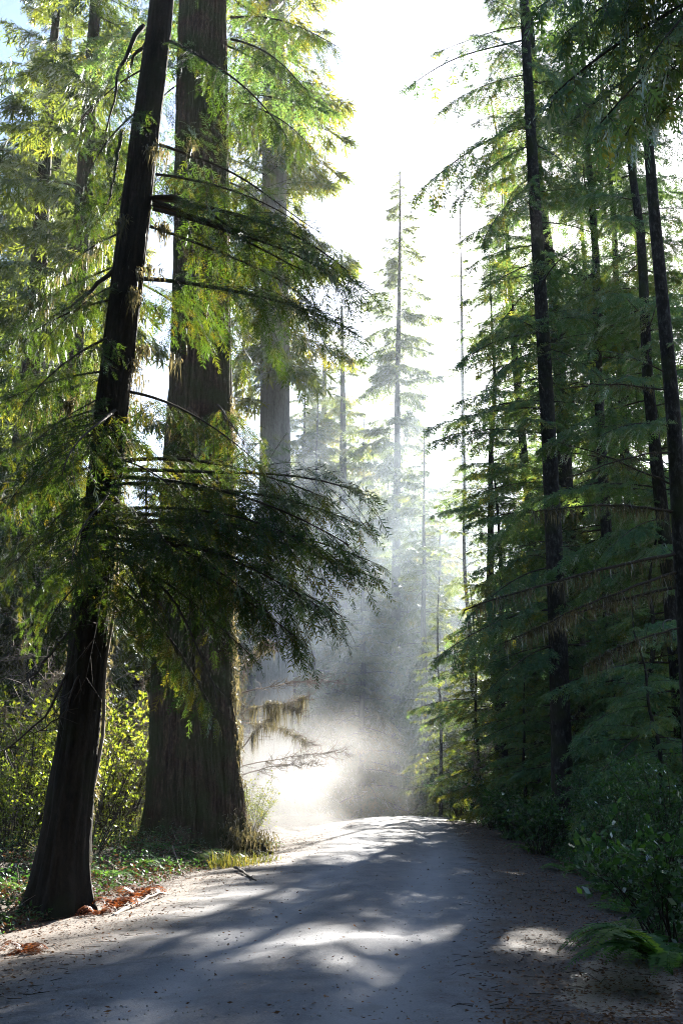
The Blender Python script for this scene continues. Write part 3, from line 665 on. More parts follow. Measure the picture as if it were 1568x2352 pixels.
def right_tree(name, label, pix, widths, seed, n, L, h0, boughs_near, kind='hem', extra=None, bmat='bark_hemlock', base_=None, h_=0, r_=0):
    if base_ is not None:
        b = base_ - np.array([0, 0, .12]); t = thing(name, label, 'tree', b); hs = np.linspace(0, h_, 9); wb = np.cumsum(rng.normal(0, .15, (9, 2)), 0); p = np.column_stack([wb - wb[0], hs])
        obj('trunk', trunk_mesh(name + '_trunk', p, r_ * (1 - .9 * (hs / h_) ** 1.2), M[bmat], 18, 44, .03, 7, .35, .5, seed), t)
    else: t, b, p = world_trunk(name, label, pix, widths, M[bmat], seg=18, rings=44, flute=.03, nfl=7, flare=.35, flare_h=.5, seed=seed, extra_top=extra)
    for i, (a, c, e, f, g_, h_) in enumerate(boughs_near):
        if in_beam(at(a, c, e), at(f, g_, h_), .6): continue
        hang_bough(t, b, kind, i + int(seed), at(a, c, e), at(f, g_, h_), rng.normal(0, .2), rng.uniform(.9, 1.3))
    htop = p[-1, 2]
    for i in range(n):
        z = h0 + (htop - h0) * (i + rng.uniform()) / n; A0 = trunk_point(b, p, z); yw = rng.uniform(0, 6.28); l = L * (1 - .75 * (z / htop) ** 2) * rng.uniform(.6, 1.1)
        if in_beam(A0, A0 + np.array([cos(yw) * l, sin(yw) * l, -.15 * l]), .5): continue
        hang_bough(t, b, kind, int(rng.integers(6)), A0, A0 + np.array([cos(yw) * l, sin(yw) * l, rng.uniform(-.35, .05) * l]), rng.normal(0, .2))
    return t, b, p
Y = 30
hem, hb, hp = right_tree('tall_hemlock', 'tall straight hemlock with grey-flecked trunk at the right edge of the road',
    [(1292, 1935, Y), (1288, 1700, Y), (1278, 1400, Y), (1262, 1050, Y), (1245, 750, Y), (1225, 420, Y), (1205, 60, Y), (1198, -150, Y)], [.66, .6, .54, .48, .44, .38, .32, .28, .1], 4, 60, 3.8, 10,
    [(1208, 60, Y, 1000, 120, Y), (1210, 90, Y, 930, 215, 29.5), (1216, 170, Y, 1010, 250, 30.5), (1222, 290, Y, 950, 440, 29.6), (1225, 330, Y, 1040, 470, 30.2), (1235, 420, Y, 1100, 560, 29.4), (1240, 600, Y, 1060, 700, 30), (1250, 760, Y, 1040, 840, 29.6), (1256, 800, Y, 1100, 900, 29),
     (1262, 940, Y, 985, 990, 29.5), (1266, 1000, Y, 1000, 1010, 30), (1270, 1080, Y, 1080, 1150, 29.2), (1272, 1160, Y, 940, 1190, 29.4), (1276, 1200, Y, 1020, 1300, 30), (1280, 1300, Y, 1080, 1400, 29.5), (1282, 1400, Y, 1000, 1500, 30), (1285, 1480, Y, 1120, 1580, 29),
     (1215, 150, Y, 1330, 240, 29), (1225, 330, Y, 1340, 430, 29), (1240, 560, Y, 1370, 650, 29.4), (1252, 800, Y, 1390, 880, 29), (1265, 980, Y, 1410, 1060, 29.5), (1275, 1250, Y, 1430, 1350, 29), (1280, 1380, Y, 1400, 1490, 28.5)], extra=np.array([4.6, 30, 40.0]))
BEAMS.append((np.array([0, 0, 1.6]), 2.6))
for i in range(40):
    W = Acc(); z = rng.uniform(1.2, 17); a = trunk_point(hb, hp, z) - hb; yw = rng.uniform(0, 6.28); L = rng.uniform(.3, 1.6); p = curve(a, a + np.array([cos(yw) * L, sin(yw) * L, rng.uniform(-.3, .25)]), .06, 7, .05, rng)
    tube(W, p, np.linspace(.018, .005, 7), 4)
    for k in range(5): q = p[rng.integers(2, 7)]; sticks(W, q[None], (q + rng.normal(0, .2, 3))[None], .005, .002)
    obj('dead_limb', acc_mesh('hemlock_dead_limb', W, M['twig']), hem)
def forest_hemlock(name, label, px, Y, h, r0, n, L, h0, seed):
    b_ = on_ground(px, Y); x0 = (px - 784) / 2352.0
    t, b, p = right_tree(name, label, [], [], seed, n, L, h0, [], base_=b_, h_=h, r_=r0); t['group'] = 'conifers of the right forest'; return t
forest_hemlock('hemlock', 'thick mossy hemlock trunk just right of the tall flecked hemlock', 1345, 37, 42, .36, 185, 4.6, 2.5, 5)
forest_hemlock('spruce', 'slim spruce trunk showing left of the tall flecked hemlock, behind its boughs', 1236, 45, 36, .30, 130, 4.0, 3, 12)
forest_hemlock('hemlock', 'dense low-branched hemlock leaning over the road past the tall flecked trunk', 1160, 46, 27, .24, 85, 3.6, 1.2, 6)
for lb_, px_, Y_, h_, r_, n_, L_, h0_, sd_ in [('dense hemlock in the right forest just inside the slender edge tree', 1500, 41, 42, .24, 210, 4.8, 2, 7), ('hemlock crown behind the thick mossy trunk, higher up', 1275, 53, 38, .20, 175, 4.4, 2, 8),
        ('dark hemlock between the slender edge tree and the thick mossy trunk', 1440, 33, 40, .22, 210, 4.6, 2, 9), ('hemlock whose crown fills the middle of the right side under the sun glow', 1425, 48, 42, .22, 200, 4.8, 2, 10)]:
    forest_hemlock('hemlock', lb_, px_, Y_, h_, r_, n_, L_, h0_, sd_)
Y = 18
edge, eb, ep = right_tree('slender_hemlock', 'slender dark hemlock at the right picture edge with long moss-hung limbs',
    [(1592, 1900, Y), (1578, 1500, Y), (1560, 1200, Y), (1545, 950, Y), (1525, 740, Y), (1500, 480, Y), (1478, 200, Y), (1462, 0, Y)], [.36, .33, .30, .28, .25, .22, .18, .16, .1], 2, 8, 2.0, 12,
    [(1500, 520, Y, 1380, 420, 17.6), (1515, 640, Y, 1360, 560, 17.5), (1525, 760, Y, 1370, 700, 17.6), (1535, 860, Y, 1330, 800, 17.4), (1545, 980, Y, 1370, 1000, 17.3), (1510, 600, Y, 1600, 520, 17), (1530, 800, Y, 1640, 760, 17), (1490, 380, Y, 1400, 300, 18), (1485, 300, Y, 1580, 260, 17.5), (1550, 1050, Y, 1640, 1120, 17)], extra=np.array([4.6, 18, 19.0]))
A = Acc()
for (a, b, d, e, f, sg, r, ms) in [(1560, 1180, 1225, 1165, 17.4, .1, .03, 1), (1565, 1270, 1070, 1400, 17.0, .12, .035, 1), (1566, 1310, 1200, 1440, 17.2, .1, .032, 1), (1568, 1345, 1160, 1470, 17.5, .1, .03, 1), (1550, 1040, 1300, 1090, 17.3, .1, .022, 0), (1540, 900, 1330, 870, 17.6, .1, .02, 0), (1555, 1120, 1280, 1010, 17.8, .1, .02, 0), (1570, 1440, 1330, 1540, 17.3, .1, .02, 1)]:
    W = Acc(); p = curve(at(a, b, 18), at(d, e, f), sg, 14, .025, rng) - eb; tube(W, p, np.linspace(r, r * .35, 14), 6)
    for k in range(16): q = p[rng.integers(3, 14)]; d_ = rng.normal(0, .22, 3); sticks(W, q[None], (q + d_)[None], .006, .002)
    moss_strands(A, p[1:], 900 if ms else 200, .04, .34 if ms else .12, .006, rng, .025)
    obj('dead_limb', acc_mesh('slender_dead_limb', W, M['twig']), edge)
o = obj('moss', acc_mesh('slender_moss', A, M['moss']), edge); o['kind'] = 'stuff'
# tree outside the frame whose dark boughs hang into the top right corner
ov, ob, op = right_tree('overhanging_hemlock', 'hemlock whose dark boughs hang into the top right corner of the picture', [(1900, 1900, 12.5), (1890, 900, 12.5), (1880, 0, 12.5), (1870, -500, 12.5)], [.5, .42, .36, .3, .2], 3, 10, 2.4, 9,
    [(1800, -120, 12.4, 1290, 60, 11.6), (1800, -60, 12.4, 1260, 190, 11.4), (1800, 0, 12.4, 1380, 260, 11.2), (1800, -160, 12.4, 1360, -10, 11), (1800, 60, 12.4, 1460, 330, 11.5), (1800, -40, 12.4, 1480, 140, 10.8), (1800, -200, 12.4, 1240, 10, 12), (1800, 100, 12.4, 1500, 250, 12), (1800, -100, 12.4, 1330, 150, 12.4), (1800, -20, 12.4, 1420, 300, 12.6), (1800, 20, 12.4, 1300, 270, 12.2), (1800, -180, 12.4, 1420, 60, 11.6), (1800, 160, 12.4, 1530, 420, 12.2), (1800, -220, 12.4, 1300, -60, 12.8), (1800, -140, 12.4, 1500, 40, 12.8)], extra=np.array([6.2, 12.5, 15.0]))

RT = [
 (K_HEM2, 'hemlock', 'short-trunked hemlock filling the gap beyond the tall flecked hemlock', 1250, 58, 3.3, 1.1),
 (K_YOUNG, 'hemlock', 'full feathery hemlock right of the tall flecked trunk, boughs to the ground', 1405, 32, 1.5, 1.3),
 (K_YOUNG, 'hemlock', 'full feathery hemlock by the slender edge tree, boughs to the ground', 1510, 27, 2.8, 1.2),
 (K_GOLD, 'hemlock', 'mid-height hemlock with spreading boughs left of the tall flecked trunk', 1175, 41, 3.9, .8),
 (K_HEM2, 'hemlock', 'deep forest hemlock seen between two dark trunks on the right', 1430, 66, 4.9, 1.1),
 (K_SPR, 'spruce', 'spruce at the far right edge behind the slender hemlock', 1570, 45, 3.9, 1.0),
 # right-hand forest: kind, name, label, px, Y, rot, scale
 (K_GOLD, 'hemlock', 'bushy hemlock on the bend, its sunlit foliage edge also tinted gold in leaf colour', 1085, 58, .6, 1.1),
 (K_HEM2, 'hemlock', 'dark full hemlock at the right picture edge behind the slender one', 1585, 27, 4.1, 1.0),
 (K_SPR, 'spruce', 'tall spruce deep in the right forest beneath the sun', 1480, 56, .9, .95),
 (K_FAR2, 'far_conifer', 'hazy conifer at the far right bend with pale sunlit sprays', 1035, 78, 1.4, 1.0),
 (K_FAR, 'far_conifer', 'far conifer in the right forest seen between the hemlock boughs', 1180, 82, 2.4, .45),
 (K_FAR2, 'far_conifer', 'low far conifer at the back of the right forest', 1330, 76, 4.4, 1.1),
 (K_YOUNG, 'young_hemlock', 'young hemlock bush at the foot of the tall flecked hemlock, road side', 1215, 34, 1.0, .75),
 (K_GOLD, 'young_hemlock', 'young hemlock drooping over the road edge at the bend', 1110, 45, 2.2, .5),
 (K_YOUNG, 'young_hemlock', 'young hemlock between the shrubs and the thick mossy trunk', 1420, 29, 3.4, .8),
 (K_YOUNG, 'young_hemlock', 'young hemlock at the right edge above the roadside shrubs', 1530, 22, 4.6, .7),
 (K_GOLD, 'young_hemlock', 'young hemlock standing where the road dips out of sight', 1010, 56, 5.3, .6),
]
for k, nm, lb, px, Y_, rz, s in RT: stand(k, nm, lb, px, Y_, rz, s, 'conifers of the right forest')
LT = [
 (K_FAR, 'far_conifer', 'palest tall conifer far behind the misty grey redwood', 715, 128, .4, 1.1),
 (K_FAR, 'far_conifer', 'palest tall conifer far behind the centre redwood', 800, 124, 1.4, 1.0),
 (K_FAR, 'far_conifer', 'palest tall conifer far behind the sparse spruce', 893, 130, 2.4, 1.0),
 (K_FAR, 'far_conifer', 'palest tall conifer far behind the slim sunlit conifer', 965, 126, 3.4, .85),
 (K_RED, 'redwood', 'farther backlit redwood whose foliage closes the top left corner', -30, 62, 4.4, 1.15),
 (K_FAR, 'far_conifer', 'glowing conifer behind the two backlit redwoods at top left', 60, 78, 5.4, 1.35),
 (K_FAR, 'far_conifer', 'tall hazy conifer close on the right of the misty grey redwood', 690, 88, .7, .85),
 (K_FAR, 'far_conifer', 'tall hazy conifer between the centre redwood and the sparse spruce', 832, 97, 1.7, .8),
 (K_FAR, 'far_conifer', 'hazy conifer behind the sunlit slim conifer', 985, 108, 2.7, .72),
 (K_FAR2, 'far_conifer', 'broad hazy conifer behind the centre redwood, filling the bend', 770, 112, .2, 1.6),
 (K_FAR2, 'far_conifer', 'hazy conifer crown left of the sparse spruce trunk', 868, 98, 1.2, 1.2),
 (K_FAR2, 'far_conifer', 'hazy conifer crown right of the sparse spruce trunk', 950, 102, 2.2, 1.2),
 (K_FAR2, 'far_conifer', 'hazy conifer beside the misty grey redwood, right flank', 700, 96, 3.2, 1.4),
 (K_FAR2, 'far_conifer', 'pale conifer closing the gap below the thin bare conifer', 1030, 112, 4.2, .9),
 (K_RED, 'redwood', 'hazy redwood filling the distance just right of the misty grey trunk', 738, 104, 5.1, .95),
 (K_FAR, 'far_conifer', 'hazy conifer with rounded crown between the misty redwood and the sparse spruce', 858, 108, 1.1, .72),
 (K_FAR, 'far_conifer', 'hazy conifer right of the sparse spruce, below its top', 958, 112, 4.0, .62),
 (K_FAR2, 'far_conifer', 'low hazy conifer under the thin bare conifer', 1012, 98, 3.0, 1.05),
 (K_RED, 'redwood', 'backlit redwood left of the leaning cedar, half hidden by its boughs', 95, 47, 1.3, .95),
 # left and centre background
 (K_RED, 'redwood', 'backlit redwood at the top left corner with pale yellow foliage', -15, 52, .3, .95),
 (K_FAR2, 'far_conifer', 'low backlit conifer at the left picture edge behind the shrubs', 40, 44, 3.6, .8),
 (K_FAR2, 'far_conifer', 'low dim conifer seen between the cedar trunk and the great redwood', 290, 56, 4.7, .8),
 (K_FAR2, 'far_conifer', 'broad hazy conifer left of the misty redwood trunk', 570, 78, .9, 1.0),
 (K_RED, 'redwood', 'misty redwood trunk in the centre distance, darker than its lit foliage', 788, 92, 2.0, .85),
 (K_FAR, 'far_conifer', 'pale conifer right of the misty grey redwood, sunlit sprays', 715, 84, 3.1, .75),
 (K_FAR2, 'far_conifer', 'hazy conifer behind the road crest in the shadow of the bend', 830, 76, 4.2, .95),
 (K_FAR2, 'far_conifer', 'bushy hazy conifer low behind the sparse spruce', 935, 92, 5.3, 1.0),
 (K_FAR2, 'far_conifer', 'dim conifer low behind the misty grey redwood', 680, 70, 2.9, .7),
]
for k, nm, lb, px, Y_, rz, s in LT:
    low_src = stand(k, nm, lb, px, Y_, rz, s, 'hazy conifers of the far side')
# the forest further back, one mass
rg = np.random.default_rng(77)
spots = [(x, 112 + rg.uniform(-6, 30) + .1 * abs(x)) for x in np.linspace(-75, 0, 14)] + [(x, 116 + rg.uniform(-4, 12)) for x in np.linspace(-22, 14, 13)] + [(x, 135 + rg.uniform(0, 40)) for x in np.linspace(4, 12, 3)] + [(-26 - rg.uniform(0, 25), y) for y in np.linspace(32, 100, 12)]
def forest_mass(name, label, spots, src, s0=1.1, s1=1.8):
    V = np.array([[x, y, gz(x, y) - .2] for x, y in spots]); me = bpy.data.meshes.new(name); me.from_pydata(V.tolist(), [], [])
    o = obj(name, me); tag(o, label, kind='stuff'); ng = bpy.data.node_groups.new(name, 'GeometryNodeTree')
    ng.interface.new_socket('Geometry', in_out='INPUT', socket_type='NodeSocketGeometry'); ng.interface.new_socket('Geometry', in_out='OUTPUT', socket_type='NodeSocketGeometry')
    N = ng.nodes; gi = N.new('NodeGroupInput'); go = N.new('NodeGroupOutput'); ip = N.new('GeometryNodeInstanceOnPoints'); jg = N.new('GeometryNodeJoinGeometry')
    for s_ in src:
        oi = N.new('GeometryNodeObjectInfo'); oi.inputs['Object'].default_value = s_; oi.transform_space = 'ORIGINAL'; ng.links.new(oi.outputs['Geometry'], jg.inputs[0])
    rv = N.new('FunctionNodeRandomValue'); rv.data_type = 'FLOAT_VECTOR'; rv.inputs[0].default_value = (0, 0, 0); rv.inputs[1].default_value = (0.04, 0.04, 6.28)
    rs = N.new('FunctionNodeRandomValue'); rs.data_type = 'FLOAT'; rs.inputs[2].default_value = s0; rs.inputs[3].default_value = s1; rs.inputs['Seed'].default_value = 4
    ng.links.new(gi.outputs[0], ip.inputs['Points']); ng.links.new(jg.outputs[0], ip.inputs['Instance']); ng.links.new(rv.outputs[0], ip.inputs['Rotation']); ng.links.new(rs.outputs[1], ip.inputs['Scale'])
    ng.links.new(ip.outputs[0], go.inputs[0]); md = o.modifiers.new('scatter', 'NODES'); md.node_group = ng
forest_mass('far_forest', 'pale mass of forest closing the view far behind', spots, [c for c in low_src.children if c.name.startswith(('crown', 'trunk'))])

rg = np.random.default_rng(123)
forest_mass('far_forest', 'sunlit forest mass far behind the right-hand trees', [(x + rg.uniform(-2, 2), y) for x, y in zip(np.linspace(17, 52, 12), rg.uniform(100, 135, 12))], [c for c in low_src.children if c.name.startswith(('crown', 'trunk'))], .6, .85)
# ------------------------------------------------------------------ undergrowth
def leaf_tris(O, X, Z, L, w):
    T = np.array(kite((0, 0, 0), (1, 0, 0), 1.0, w)); return place(T, O, X, Z, L)
def shrub_kind(name, rng, h, r, stems, leaves, leaf_len, lmat, wmat, arch=.4, lw=.55):
    W = Acc(); tips = []
    for i in range(stems):
        yw = rng.uniform(0, 6.28); rr = r * sqrt(rng.uniform(.05, 1)); hh = h * rng.uniform(.55, 1.05)
        p = curve([.12 * cos(yw), .12 * sin(yw), -.05], [rr * cos(yw), rr * sin(yw), hh], arch * rng.uniform(.1, .5), 9, .05, rng); tube(W, p, np.linspace(.012, .003, 9), 4)
        for k in range(7):
            q = p[rng.integers(3, 9)]; e = q + rng.normal(0, .24, 3) * np.array([1, 1, .7]) + np.array([0, 0, .06]); sticks(W, q[None], e[None], .004, .0015); tips.append((q, e))
    a = np.array([t[0] for t in tips]); b = np.array([t[1] for t in tips]); i = rng.integers(0, len(tips), leaves); f = rng.uniform(.1, 1.05, (leaves, 1))
    O = a[i] * (1 - f) + b[i] * f + rng.normal(0, .03, (leaves, 3)); X = norm(b[i] - a[i]) + rng.normal(0, .8, (leaves, 3)); Z = np.array([0, 0, 1]) + rng.normal(0, .55, (leaves, 3))
    tr = leaf_tris(O, X, Z, leaf_len * rng.uniform(.4, 1.6, leaves), lw); A = Acc(); A.soup(tr, np.repeat(rng.uniform(0, 1, leaves), 2))
    return acc_mesh(name + '_leaves', A, lmat), acc_mesh(name + '_stems', W, wmat)
def put_shrub(k, name, label, px, Y, rz, s, group, dz=0.0):
    p = on_ground(px, Y); t = thing(name, label, 'shrub', p + np.array([0, 0, dz]), rz, s, group); obj('leaves', k[0], t); obj('stems', k[1], t); return t
rng = np.random.default_rng(50)
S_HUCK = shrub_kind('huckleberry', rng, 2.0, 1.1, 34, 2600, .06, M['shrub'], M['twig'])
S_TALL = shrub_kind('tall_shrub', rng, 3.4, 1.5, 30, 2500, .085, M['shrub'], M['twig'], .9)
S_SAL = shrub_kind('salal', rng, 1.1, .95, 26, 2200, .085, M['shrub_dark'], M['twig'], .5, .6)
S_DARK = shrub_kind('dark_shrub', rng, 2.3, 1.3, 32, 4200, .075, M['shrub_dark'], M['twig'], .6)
G1 = 'sunlit shrubs left of the road'
for nm, lb, k, px, Y, rz, s in [
 ('sunlit_shrub', 'bright yellow-green shrub at the left picture edge beside the leaning cedar', S_TALL, 20, 26, .2, 1.15),
 ('sunlit_shrub', 'backlit shrub close against the left side of the leaning cedar trunk', S_HUCK, 105, 25.5, 1.2, 1.5),
 ('sunlit_shrub', 'tall backlit shrub at the left edge reaching above its neighbours', S_TALL, 60, 30, 2.2, 1.2),
 ('sunlit_shrub', 'glowing shrub between the leaning cedar and the great redwood', S_HUCK, 262, 29, 3.2, 1.6),
 ('sunlit_shrub', 'tall overexposed shrub against the left flank of the great redwood', S_TALL, 315, 32, 4.2, 1.15),
 ('sunlit_shrub', 'loose arching shrub just right of the leaning cedar foot', S_TALL, 232, 27, 5.2, .85),
 ('sunlit_shrub', 'second glowing shrub left of the leaning cedar, lower and nearer', S_HUCK, 25, 23.5, 2.9, 1.1),
 ('sunlit_shrub', 'tall tangled shrub behind the leaning cedar, seen on both sides of its trunk', S_TALL, 150, 28, 1.1, 1.3),
 ('sunlit_shrub', 'low lit shrub behind the great redwood on its road side', S_HUCK, 572, 31, .9, .8),
 ('sunlit_shrub', 'pale shrub on the far left bank, in front of the dim conifers', S_TALL, 120, 32, 1.9, 1.1)]:
    put_shrub(k, nm, lb, px, Y, rz, s, G1)
G2 = 'dark shrubs right of the road'
for nm, lb, k, px, Y, rz, s in [
 ('roadside_shrub', 'glossy shrub with bright leaves at the right picture edge above the fern', S_SAL, 1545, 12.2, .4, 1.05),
 ('roadside_shrub', 'feathery dark shrub spilling onto the road edge left of the glossy one', S_DARK, 1455, 17.5, 1.4, .75),
 ('roadside_shrub', 'dark shrub at the right edge behind the glossy-leaved one', S_DARK, 1560, 18.5, 2.4, .95),
 ('roadside_shrub', 'low glossy shrub in front of the tall flecked hemlock', S_SAL, 1240, 27, 3.4, 1.1),
 ('roadside_shrub', 'low shrub at the road edge left of the tall flecked hemlock foot', S_SAL, 1180, 33, 4.4, 1.2),
 ('roadside_shrub', 'dark shrub right of the tall flecked hemlock foot', S_DARK, 1375, 25, 5.4, .8),
 ('roadside_shrub', 'shrub under the bend where the road edge catches sun', S_DARK, 1130, 40, .8, .8),
 ('roadside_shrub', 'bushy shrub at the bend farthest along the right edge', S_DARK, 1055, 50, 1.8, .9),
 ('roadside_shrub', 'round dim shrub beyond the crest where the road vanishes', S_DARK, 985, 60, 2.8, 1.1)]:
    put_shrub(k, nm, lb, px, Y, rz, s, G2)
# undergrowth masses that nobody could count
def mass(name, label, pts, rng, n, leaf, lmat, hmax, spread):
    A = Acc(); c = pts[rng.integers(0, len(pts), n)]; xy = c + rng.normal(0, spread, (n, 2)); e = edges(xy[:, 1]); ok = (xy[:, 0] < e[0] - .15) | (xy[:, 0] > e[1] + .05); xy = xy[ok]; n = len(xy)
    hm = hmax * (.35 + .65 * np.clip(.5 + .6 * vnoise(xy[:, 0], xy[:, 1], 1.1, 3.3), 0, 1)); dl = np.minimum(1, .25 + np.minimum(np.abs(xy[:, 0] - edges(xy[:, 1])[0]), np.abs(xy[:, 0] - edges(xy[:, 1])[1])) / 1.5)
    z = H(xy[:, 0], xy[:, 1]) + hm * dl * rng.uniform(0, 1, n) ** .8
    X = rng.normal(0, 1, (n, 3)); X[:, 2] *= .5; Z = np.array([0, 0, 1]) + rng.normal(0, .5, (n, 3))
    A.soup(leaf_tris(np.column_stack([xy, z]), X, Z, leaf * rng.uniform(.6, 1.4, n), .5), np.repeat(rng.uniform(0, 1, n), 2))
    tag(obj(name, acc_mesh(name, A, lmat)), label, kind='stuff')
ptsR = np.array([[edges(y)[1] + d, y] for y in np.concatenate([np.linspace(7.5, 20, 30), np.linspace(20, 60, 50)]) for d in (.35, .9, 2.0, 3.2, 4.6)])
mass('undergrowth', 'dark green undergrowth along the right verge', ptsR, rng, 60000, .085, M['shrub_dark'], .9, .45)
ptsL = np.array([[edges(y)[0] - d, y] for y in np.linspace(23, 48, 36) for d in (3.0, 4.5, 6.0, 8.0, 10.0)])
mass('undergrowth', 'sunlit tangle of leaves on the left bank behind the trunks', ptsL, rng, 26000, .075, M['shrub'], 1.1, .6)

ptsN = np.array([[edges(y)[0] - d, y] for y in np.linspace(10, 26, 40) for d in (.3, .7, 1.3, 2.0, 3.0)])
mass('ground_cover', 'low dark leafy ground cover round the left trunks', ptsN, rng, 13000, .06, M['shrub_dark'], .75, .35)
mass('dead_leaves', 'brown dead leaves and stems caught among the left bank plants', ptsN, rng, 14000, .06, M['litter'], .45, .4)
n = 900; c = ptsN[rng.integers(0, len(ptsN), n)] + rng.normal(0, .5, (n, 2)); c = c[c[:, 0] < edges(c[:, 1])[0] - .45]; n = len(c); o = np.column_stack([c, H(c[:, 0], c[:, 1]) + rng.uniform(.0, .25, n)]); d = norm(rng.normal(0, 1, (n, 3)) * np.array([1, 1, .55])) * rng.uniform(.08, .45, (n, 1))
d[:, 2] = np.abs(d[:, 2]); W = Acc(); sticks(W, o, o + d, .006, .002); tag(obj('dry_twigs', acc_mesh('dry_twigs', W, M['twig_pale'])), 'tangle of dry twigs on the left bank', kind='stuff')
# ferns
def frond_acc(A, L, rng, o, yaw, lift, pinn=26, wid=.16, curl=1.0, tint=.5):
    t = np.linspace(0, 1, 16); r = L * (t * .92); z = L * (lift * t - .75 * curl * lift * t ** 2.2 - .12 * t * t)
    ax = o + np.stack([cos(yaw) * r, sin(yaw) * r, z], 1)
    tube(A, ax, np.linspace(.006, .002, 16) * L, 3, tint, False)
    tt = np.repeat(np.linspace(.12, .99, pinn), 2); sd = np.tile([-1, 1], pinn)
    P = np.stack([np.interp(tt, t, ax[:, k]) for k in range(3)], 1); tg = norm(np.stack([np.interp(tt, t, np.gradient(ax[:, k])) for k in range(3)], 1))
    lat = norm(np.cross([0, 0, 1.0], tg)); X = lat * sd[:, None] + tg * .35 + np.array([0, 0, -.12]) + rng.normal(0, .06, P.shape); Z = np.cross(tg, lat) + rng.normal(0, .12, P.shape)
    ln = L * wid * np.sin(pi * np.clip(tt * .86 + .14, 0, 1)) ** .7 + .01
    A.soup(leaf_tris(P, X, Z, ln, .30), np.full(len(P) * 2, tint))
def fern(name, label, base, L, n, rng, mat='fern', lift=(.6, 1.0), yaws=None, group=None, cat='fern', wid=.16, curl=1.0, pinn=26):
    t = thing(name, label, cat, base, 0, 1, group)
    for i in range(n):
        A = Acc(); yw = (yaws[i % len(yaws)] + rng.normal(0, .15)) if yaws else 2 * pi * i / n + rng.normal(0, .3)
        frond_acc(A, L * rng.uniform(.7, 1.1), rng, np.zeros(3), yw, rng.uniform(*lift), pinn, wid, curl, rng.uniform(0, 1)); obj('frond', acc_mesh('frond', A, M[mat]), t)
    return t
rng = np.random.default_rng(61)
def G(px, py): return ground_at(px, py)
fern('sword_fern', 'large sword fern arching in from the bottom right corner', on_ground(1548, 9.7) + [0, 0, .15], 1.15, 17, rng, lift=(.7, 1.25), yaws=[2.6, 3.0, 3.4, 3.8, 2.2, 1.8, 4.4], pinn=34, wid=.13)
fern('sword_fern', 'smaller sword fern behind the corner fern, at the damp patch edge', on_ground(1560, 11.4), .7, 10, rng, pinn=28, wid=.13)
for px, Y, L, lb in [(395, 24.6, .8, 'fern at the left foot of the great redwood'), (450, 24.3, .95, 'tall pale fern in front of the great redwood middle'), (505, 24.6, .8, 'fern at the right front root of the great redwood'), (345, 24.2, .7, 'fern on the dark bank left of the great redwood'), (590, 29.0, .9, 'overexposed fern beside the road behind the great redwood'), (60, 17.0, .9, 'dark fern at the left picture edge behind the leaning cedar foot'), (245, 19.5, 1.0, 'fern on the bank between the leaning cedar and the orange bracken'), (310, 21.5, .9, 'fern on the bank above the orange bracken')]:
    fern('fern', lb, on_ground(px, Y), L, 10, rng, group='ferns round the great redwood', pinn=18, wid=.17)
for px, Y, lb in [(1300, 22.5, 'fern at the right road edge below the tall flecked hemlock'), (1425, 15.8, 'fern on the road edge before the feathery dark shrub'), (1215, 28, 'small fern left of the low glossy shrub'), (1490, 11.2, 'fern just behind the large corner sword fern'), (1462, 13.4, 'fern on the right verge beside the damp patch'), (1395, 18.5, 'fern at the road edge before the dark shrub right of the tall hemlock')]:
    fern('fern', lb, on_ground(px, Y), .75, 11, rng, group='ferns on the right verge', pinn=16, wid=.17)
for px, py, L, lb in [(265, 2095, .55, 'orange dead bracken clump beside the pale stick'), (320, 2070, .6, 'taller rust-orange bracken clump above the pale stick'), (225, 2108, .4, 'small orange bracken clump at the foot of the leaning cedar'), (60, 2195, .35, 'little reddish dead bracken at the left picture edge')]:
    fern('dead_bracken', lb, G(px, py), L, 11, rng, 'bracken', (.9, 1.7), group='dead orange bracken on the left bank', wid=.22, curl=1.25, pinn=16)
# grass tufts
def grass_tuft(label, base, n, h, rng):
    A = Acc(); yw = rng.uniform(0, 6.28, n); hh = h * rng.uniform(.3, 1.15, n); o = np.stack([.22 * rng.normal(size=n), .16 * rng.normal(size=n), -.06 + 0 * yw], 1)
    out = hh * rng.uniform(.2, 1.3, n); m = o + np.stack([np.cos(yw) * out * .4, np.sin(yw) * out * .4, hh * .7], 1); tp = o + np.stack([np.cos(yw) * out, np.sin(yw) * out, hh * .85], 1)
    s = np.stack([-np.sin(yw), np.cos(yw), 0 * yw], 1) * .007; ti = rng.uniform(0, 1, n)
    A.soup(np.stack([o - s, o + s, m + s], 1), ti); A.soup(np.stack([o - s, m + s, m - s], 1), ti); A.soup(np.stack([m - s, m + s, tp], 1), ti)
    g_ = obj('grass_tuft', acc_mesh('grass_tuft', A, M['grass']), None, base); return tag(g_, label, 'grass', None, 'grass tufts round the great redwood')
for px, py, n, h, lb in [(515, 1995, 160, .5, 'sunlit grass tuft in front of the great redwood root'), (560, 1995, 130, .42, 'yellow grass tuft at the road side of the great redwood'), (600, 1985, 110, .4, 'pale grass tuft by the road edge right of the great redwood'), (545, 1960, 130, .6, 'tall grass leaning against the right root of the great redwood')]:
    grass_tuft(lb, G(px, py), n, h, rng)
# moss and grass clothing the right root of the redwood
A = Acc()
for k in range(5):
    p = [on_ground(530 + 18 * k, 25.4 + .35 * k) + np.array([0, 0, z]) for z in np.linspace(.05, .9 - .12 * k, 6)]; moss_strands(A, p, 420, .08, .3, .016, rng, .16)
tag(obj('root_moss', acc_mesh('root_moss', A, M['moss'])), 'lit moss and dry grass over the redwood roots', kind='stuff')

